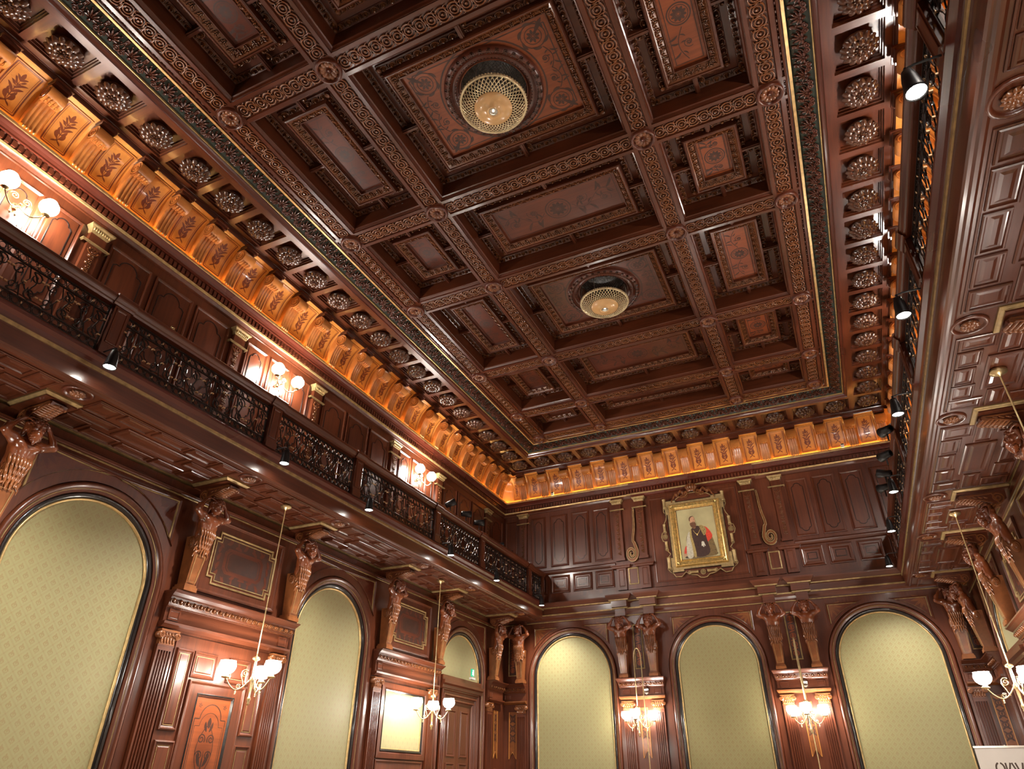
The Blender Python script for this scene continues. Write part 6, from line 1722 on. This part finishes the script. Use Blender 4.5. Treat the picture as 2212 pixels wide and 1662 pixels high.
paint('left_hand',[(-.37,-.47),(-.31,-.46),(-.29,-.50),(-.34,-.54),(-.39,-.53)],(.42,.24,.14))

# ------------------------------------------------------------------ small things
t = thing('exit_sign','small green and white exit sign box standing on the corner door transom','sign',wp('left',13.62,.24,3.563),RZ['left'])
mb = MB(); mb.add(box(-.085,.085,-.03,.03,0,.04)); mb.add(box(-.01,.01,-.01,.01,.04,.07)); mb.obj('base_box',plain('sign_grey',(.5,.48,.44),.5),t)
mb = MB(); mb.add(box(-.06,.06,-.012,.012,.06,.21)); p = mb.obj('green_face',glow('exit_green',(.01,.30,.16),.5,(.01,.25,.14)),t)
mb = MB(LOC); W = []
man = [tube(A_([(.0,.0145,.185),(.0,.0145,.186)]),.011,6)]
def bar(p0,p1,w): q, f = stroke([p0,((p0[0]+p1[0])/2,(p0[1]+p1[1])/2),p1],w); return (np.stack([q[:,0],np.full(len(q),.0135),q[:,1]],-1),f)
for p0,p1,w in (((-.018,.155),(-.02,.115),.018),((-.02,.118),(-.04,.08),.010),((-.02,.118),(-.002,.095),.010),((-.018,.152),(-.042,.135),.008),((-.018,.152),(.006,.14),.008),((.022,.075),(.022,.195),.026)): mb.add(bar(p0,p1,w))
h_ = disc2(-.015,.178,.013,10); flat(mb,[h_],lambda a,b: np.stack([a,np.full_like(a,.0135),b],-1))
mb.obj('white_running_figure',glow('sign_white',(.8,.9,.85),.6),p)
for x, l_ in ((-6.15,'small white sensor box on the cornice of the portrait wall, near the left corner'),(.985,'small white sensor box on the cornice of the portrait wall, right of the portrait')):
    t = thing('cornice_sensor',l_,'sensor',(x,R3+1.703,8.268),0)
    mb = MB(); mb.add(box(-.035,.035,-.02,.02,0,.09)); mb.obj('case',plain('sensor_white',(.75,.72,.66),.5),t)
    mb = MB(); mb.add(box(-.03,.03,-.023,-.02,.062,.088)); mb.obj('dark_window',BLACKM,t)
t = thing('roll_up_banner','pale grey banner stand with cut-off dark lettering at the lower right frame edge','banner',(1.57,14.2,0),0)
BW = .86
mb = MB(); mb.add(box(0,BW,-.004,.004,.08,2.195)); p = mb.obj('fabric_sheet',plain('banner_fabric',(.62,.57,.50),.6,0,.04,3),t)
mb = MB(); mb.add(box(-.012,BW+.012,-.013,.013,2.193,2.222)); mb.obj('top_rail',STEEL,t)
mb = MB(); mb.add(box(-.02,BW+.02,-.08,.08,0,.08)); mb.obj('base_cassette',STEEL,t)
mb = MB(); mb.add(tube(A_([(BW/2,.03,.08),(BW/2,.03,2.235)]),.010,6)); mb.obj('support_pole',STEEL,t)
INK = plain('banner_ink',(.06,.035,.02),.6,0,.1,10)
def letters():
    H, z0, w = .155, 1.83, .024
    a1 = np.linspace(PI*.58,PI*1.42,14); a2 = np.linspace(-PI*.42,PI*.42,14)
    L = []
    cx = .274; L.append([stroke(np.stack([cx+.056*np.cos(a),z0+H/2+H/2*np.sin(a)],-1),w) for a in (a1,a2)])
    cx = .358; L.append([stroke([(cx,z0),(cx,z0+H/2),(cx,z0+H)],w)])
    cx = .430; L.append([stroke([(cx-.058,z0),(cx-.032,z0+H/2),(cx-.007,z0+H)],w),stroke([(cx+.062,z0),(cx+.038,z0+H/2),(cx+.012,z0+H)],w)])
    cx = .537; L.append([stroke([(cx-.048,z0+H),(cx-.028,z0+H/2),(cx-.008,z0)],w),stroke([(cx+.050,z0+H),(cx+.032,z0+H/2),(cx+.012,z0)],w)])
    return L
for S_ in letters():
    mb = MB(); flat(mb,S_,lambda a,b: np.stack([a,np.full_like(a,-.0052),b],-1)); mb.obj('letter',INK,p)
t = thing('door_handle','thin brass pull handle on the left gallery panelling behind the first full bay of railing','handle',up('left',4.82,.024,6.86),RZ['left'])
mb = MB(LOC); mb.add(tube(A_([(0,0,0),(0,.05,.02),(0,.055,.14),(0,.05,.26),(0,0,.28)]),.010,6),True); mb.add(lathe([(.03,0),(.02,.01)],10),False,M=A_([[1,0,0,0],[0,0,1,0],[0,1,0,.28],[0,0,0,1]])); mb.obj('grip',BRASS,t)
# ------------------------------------------------------------------ camera
cam = bpy.data.objects.new('camera', bpy.data.cameras.new('camera')); COL.objects.link(cam)
Rc = A_([[0.9050137,0.42531204,0.00773808],[-0.21511323,0.47327755,-0.85424508],[-0.36698298,0.77143893,0.51981291]])
Mw = Matrix.Identity(4)
for i in range(3):
    Mw[i][0] = Rc[0][i]; Mw[i][1] = -Rc[1][i]; Mw[i][2] = -Rc[2][i]
Mw[2][3] = 1.6
cam.matrix_world = Mw
cam.data.sensor_fit = 'HORIZONTAL'; cam.data.sensor_width = 36.0; cam.data.lens = 1429.05/2212*36
cam.data.clip_start = .05; cam.data.clip_end = 100
SC.camera = cam
vs = SC.view_settings; vs.view_transform = 'Standard'; vs.look = 'None'; vs.gamma = 1; vs.use_curve_mapping = False
vs.exposure = EXPO
w = bpy.data.worlds.new('world'); SC.world = w; w.use_nodes = True
w.node_tree.nodes['Background'].inputs['Color'].default_value = (.02,.015,.012,1)
SC.cycles.use_denoising = True
SC.cycles.max_bounces = 5; SC.cycles.diffuse_bounces = 4; SC.cycles.glossy_bounces = 2; SC.cycles.transmission_bounces = 3
SC.cycles.sample_clamp_indirect = 6.0
SC.cycles.caustics_reflective = False; SC.cycles.caustics_refractive = False
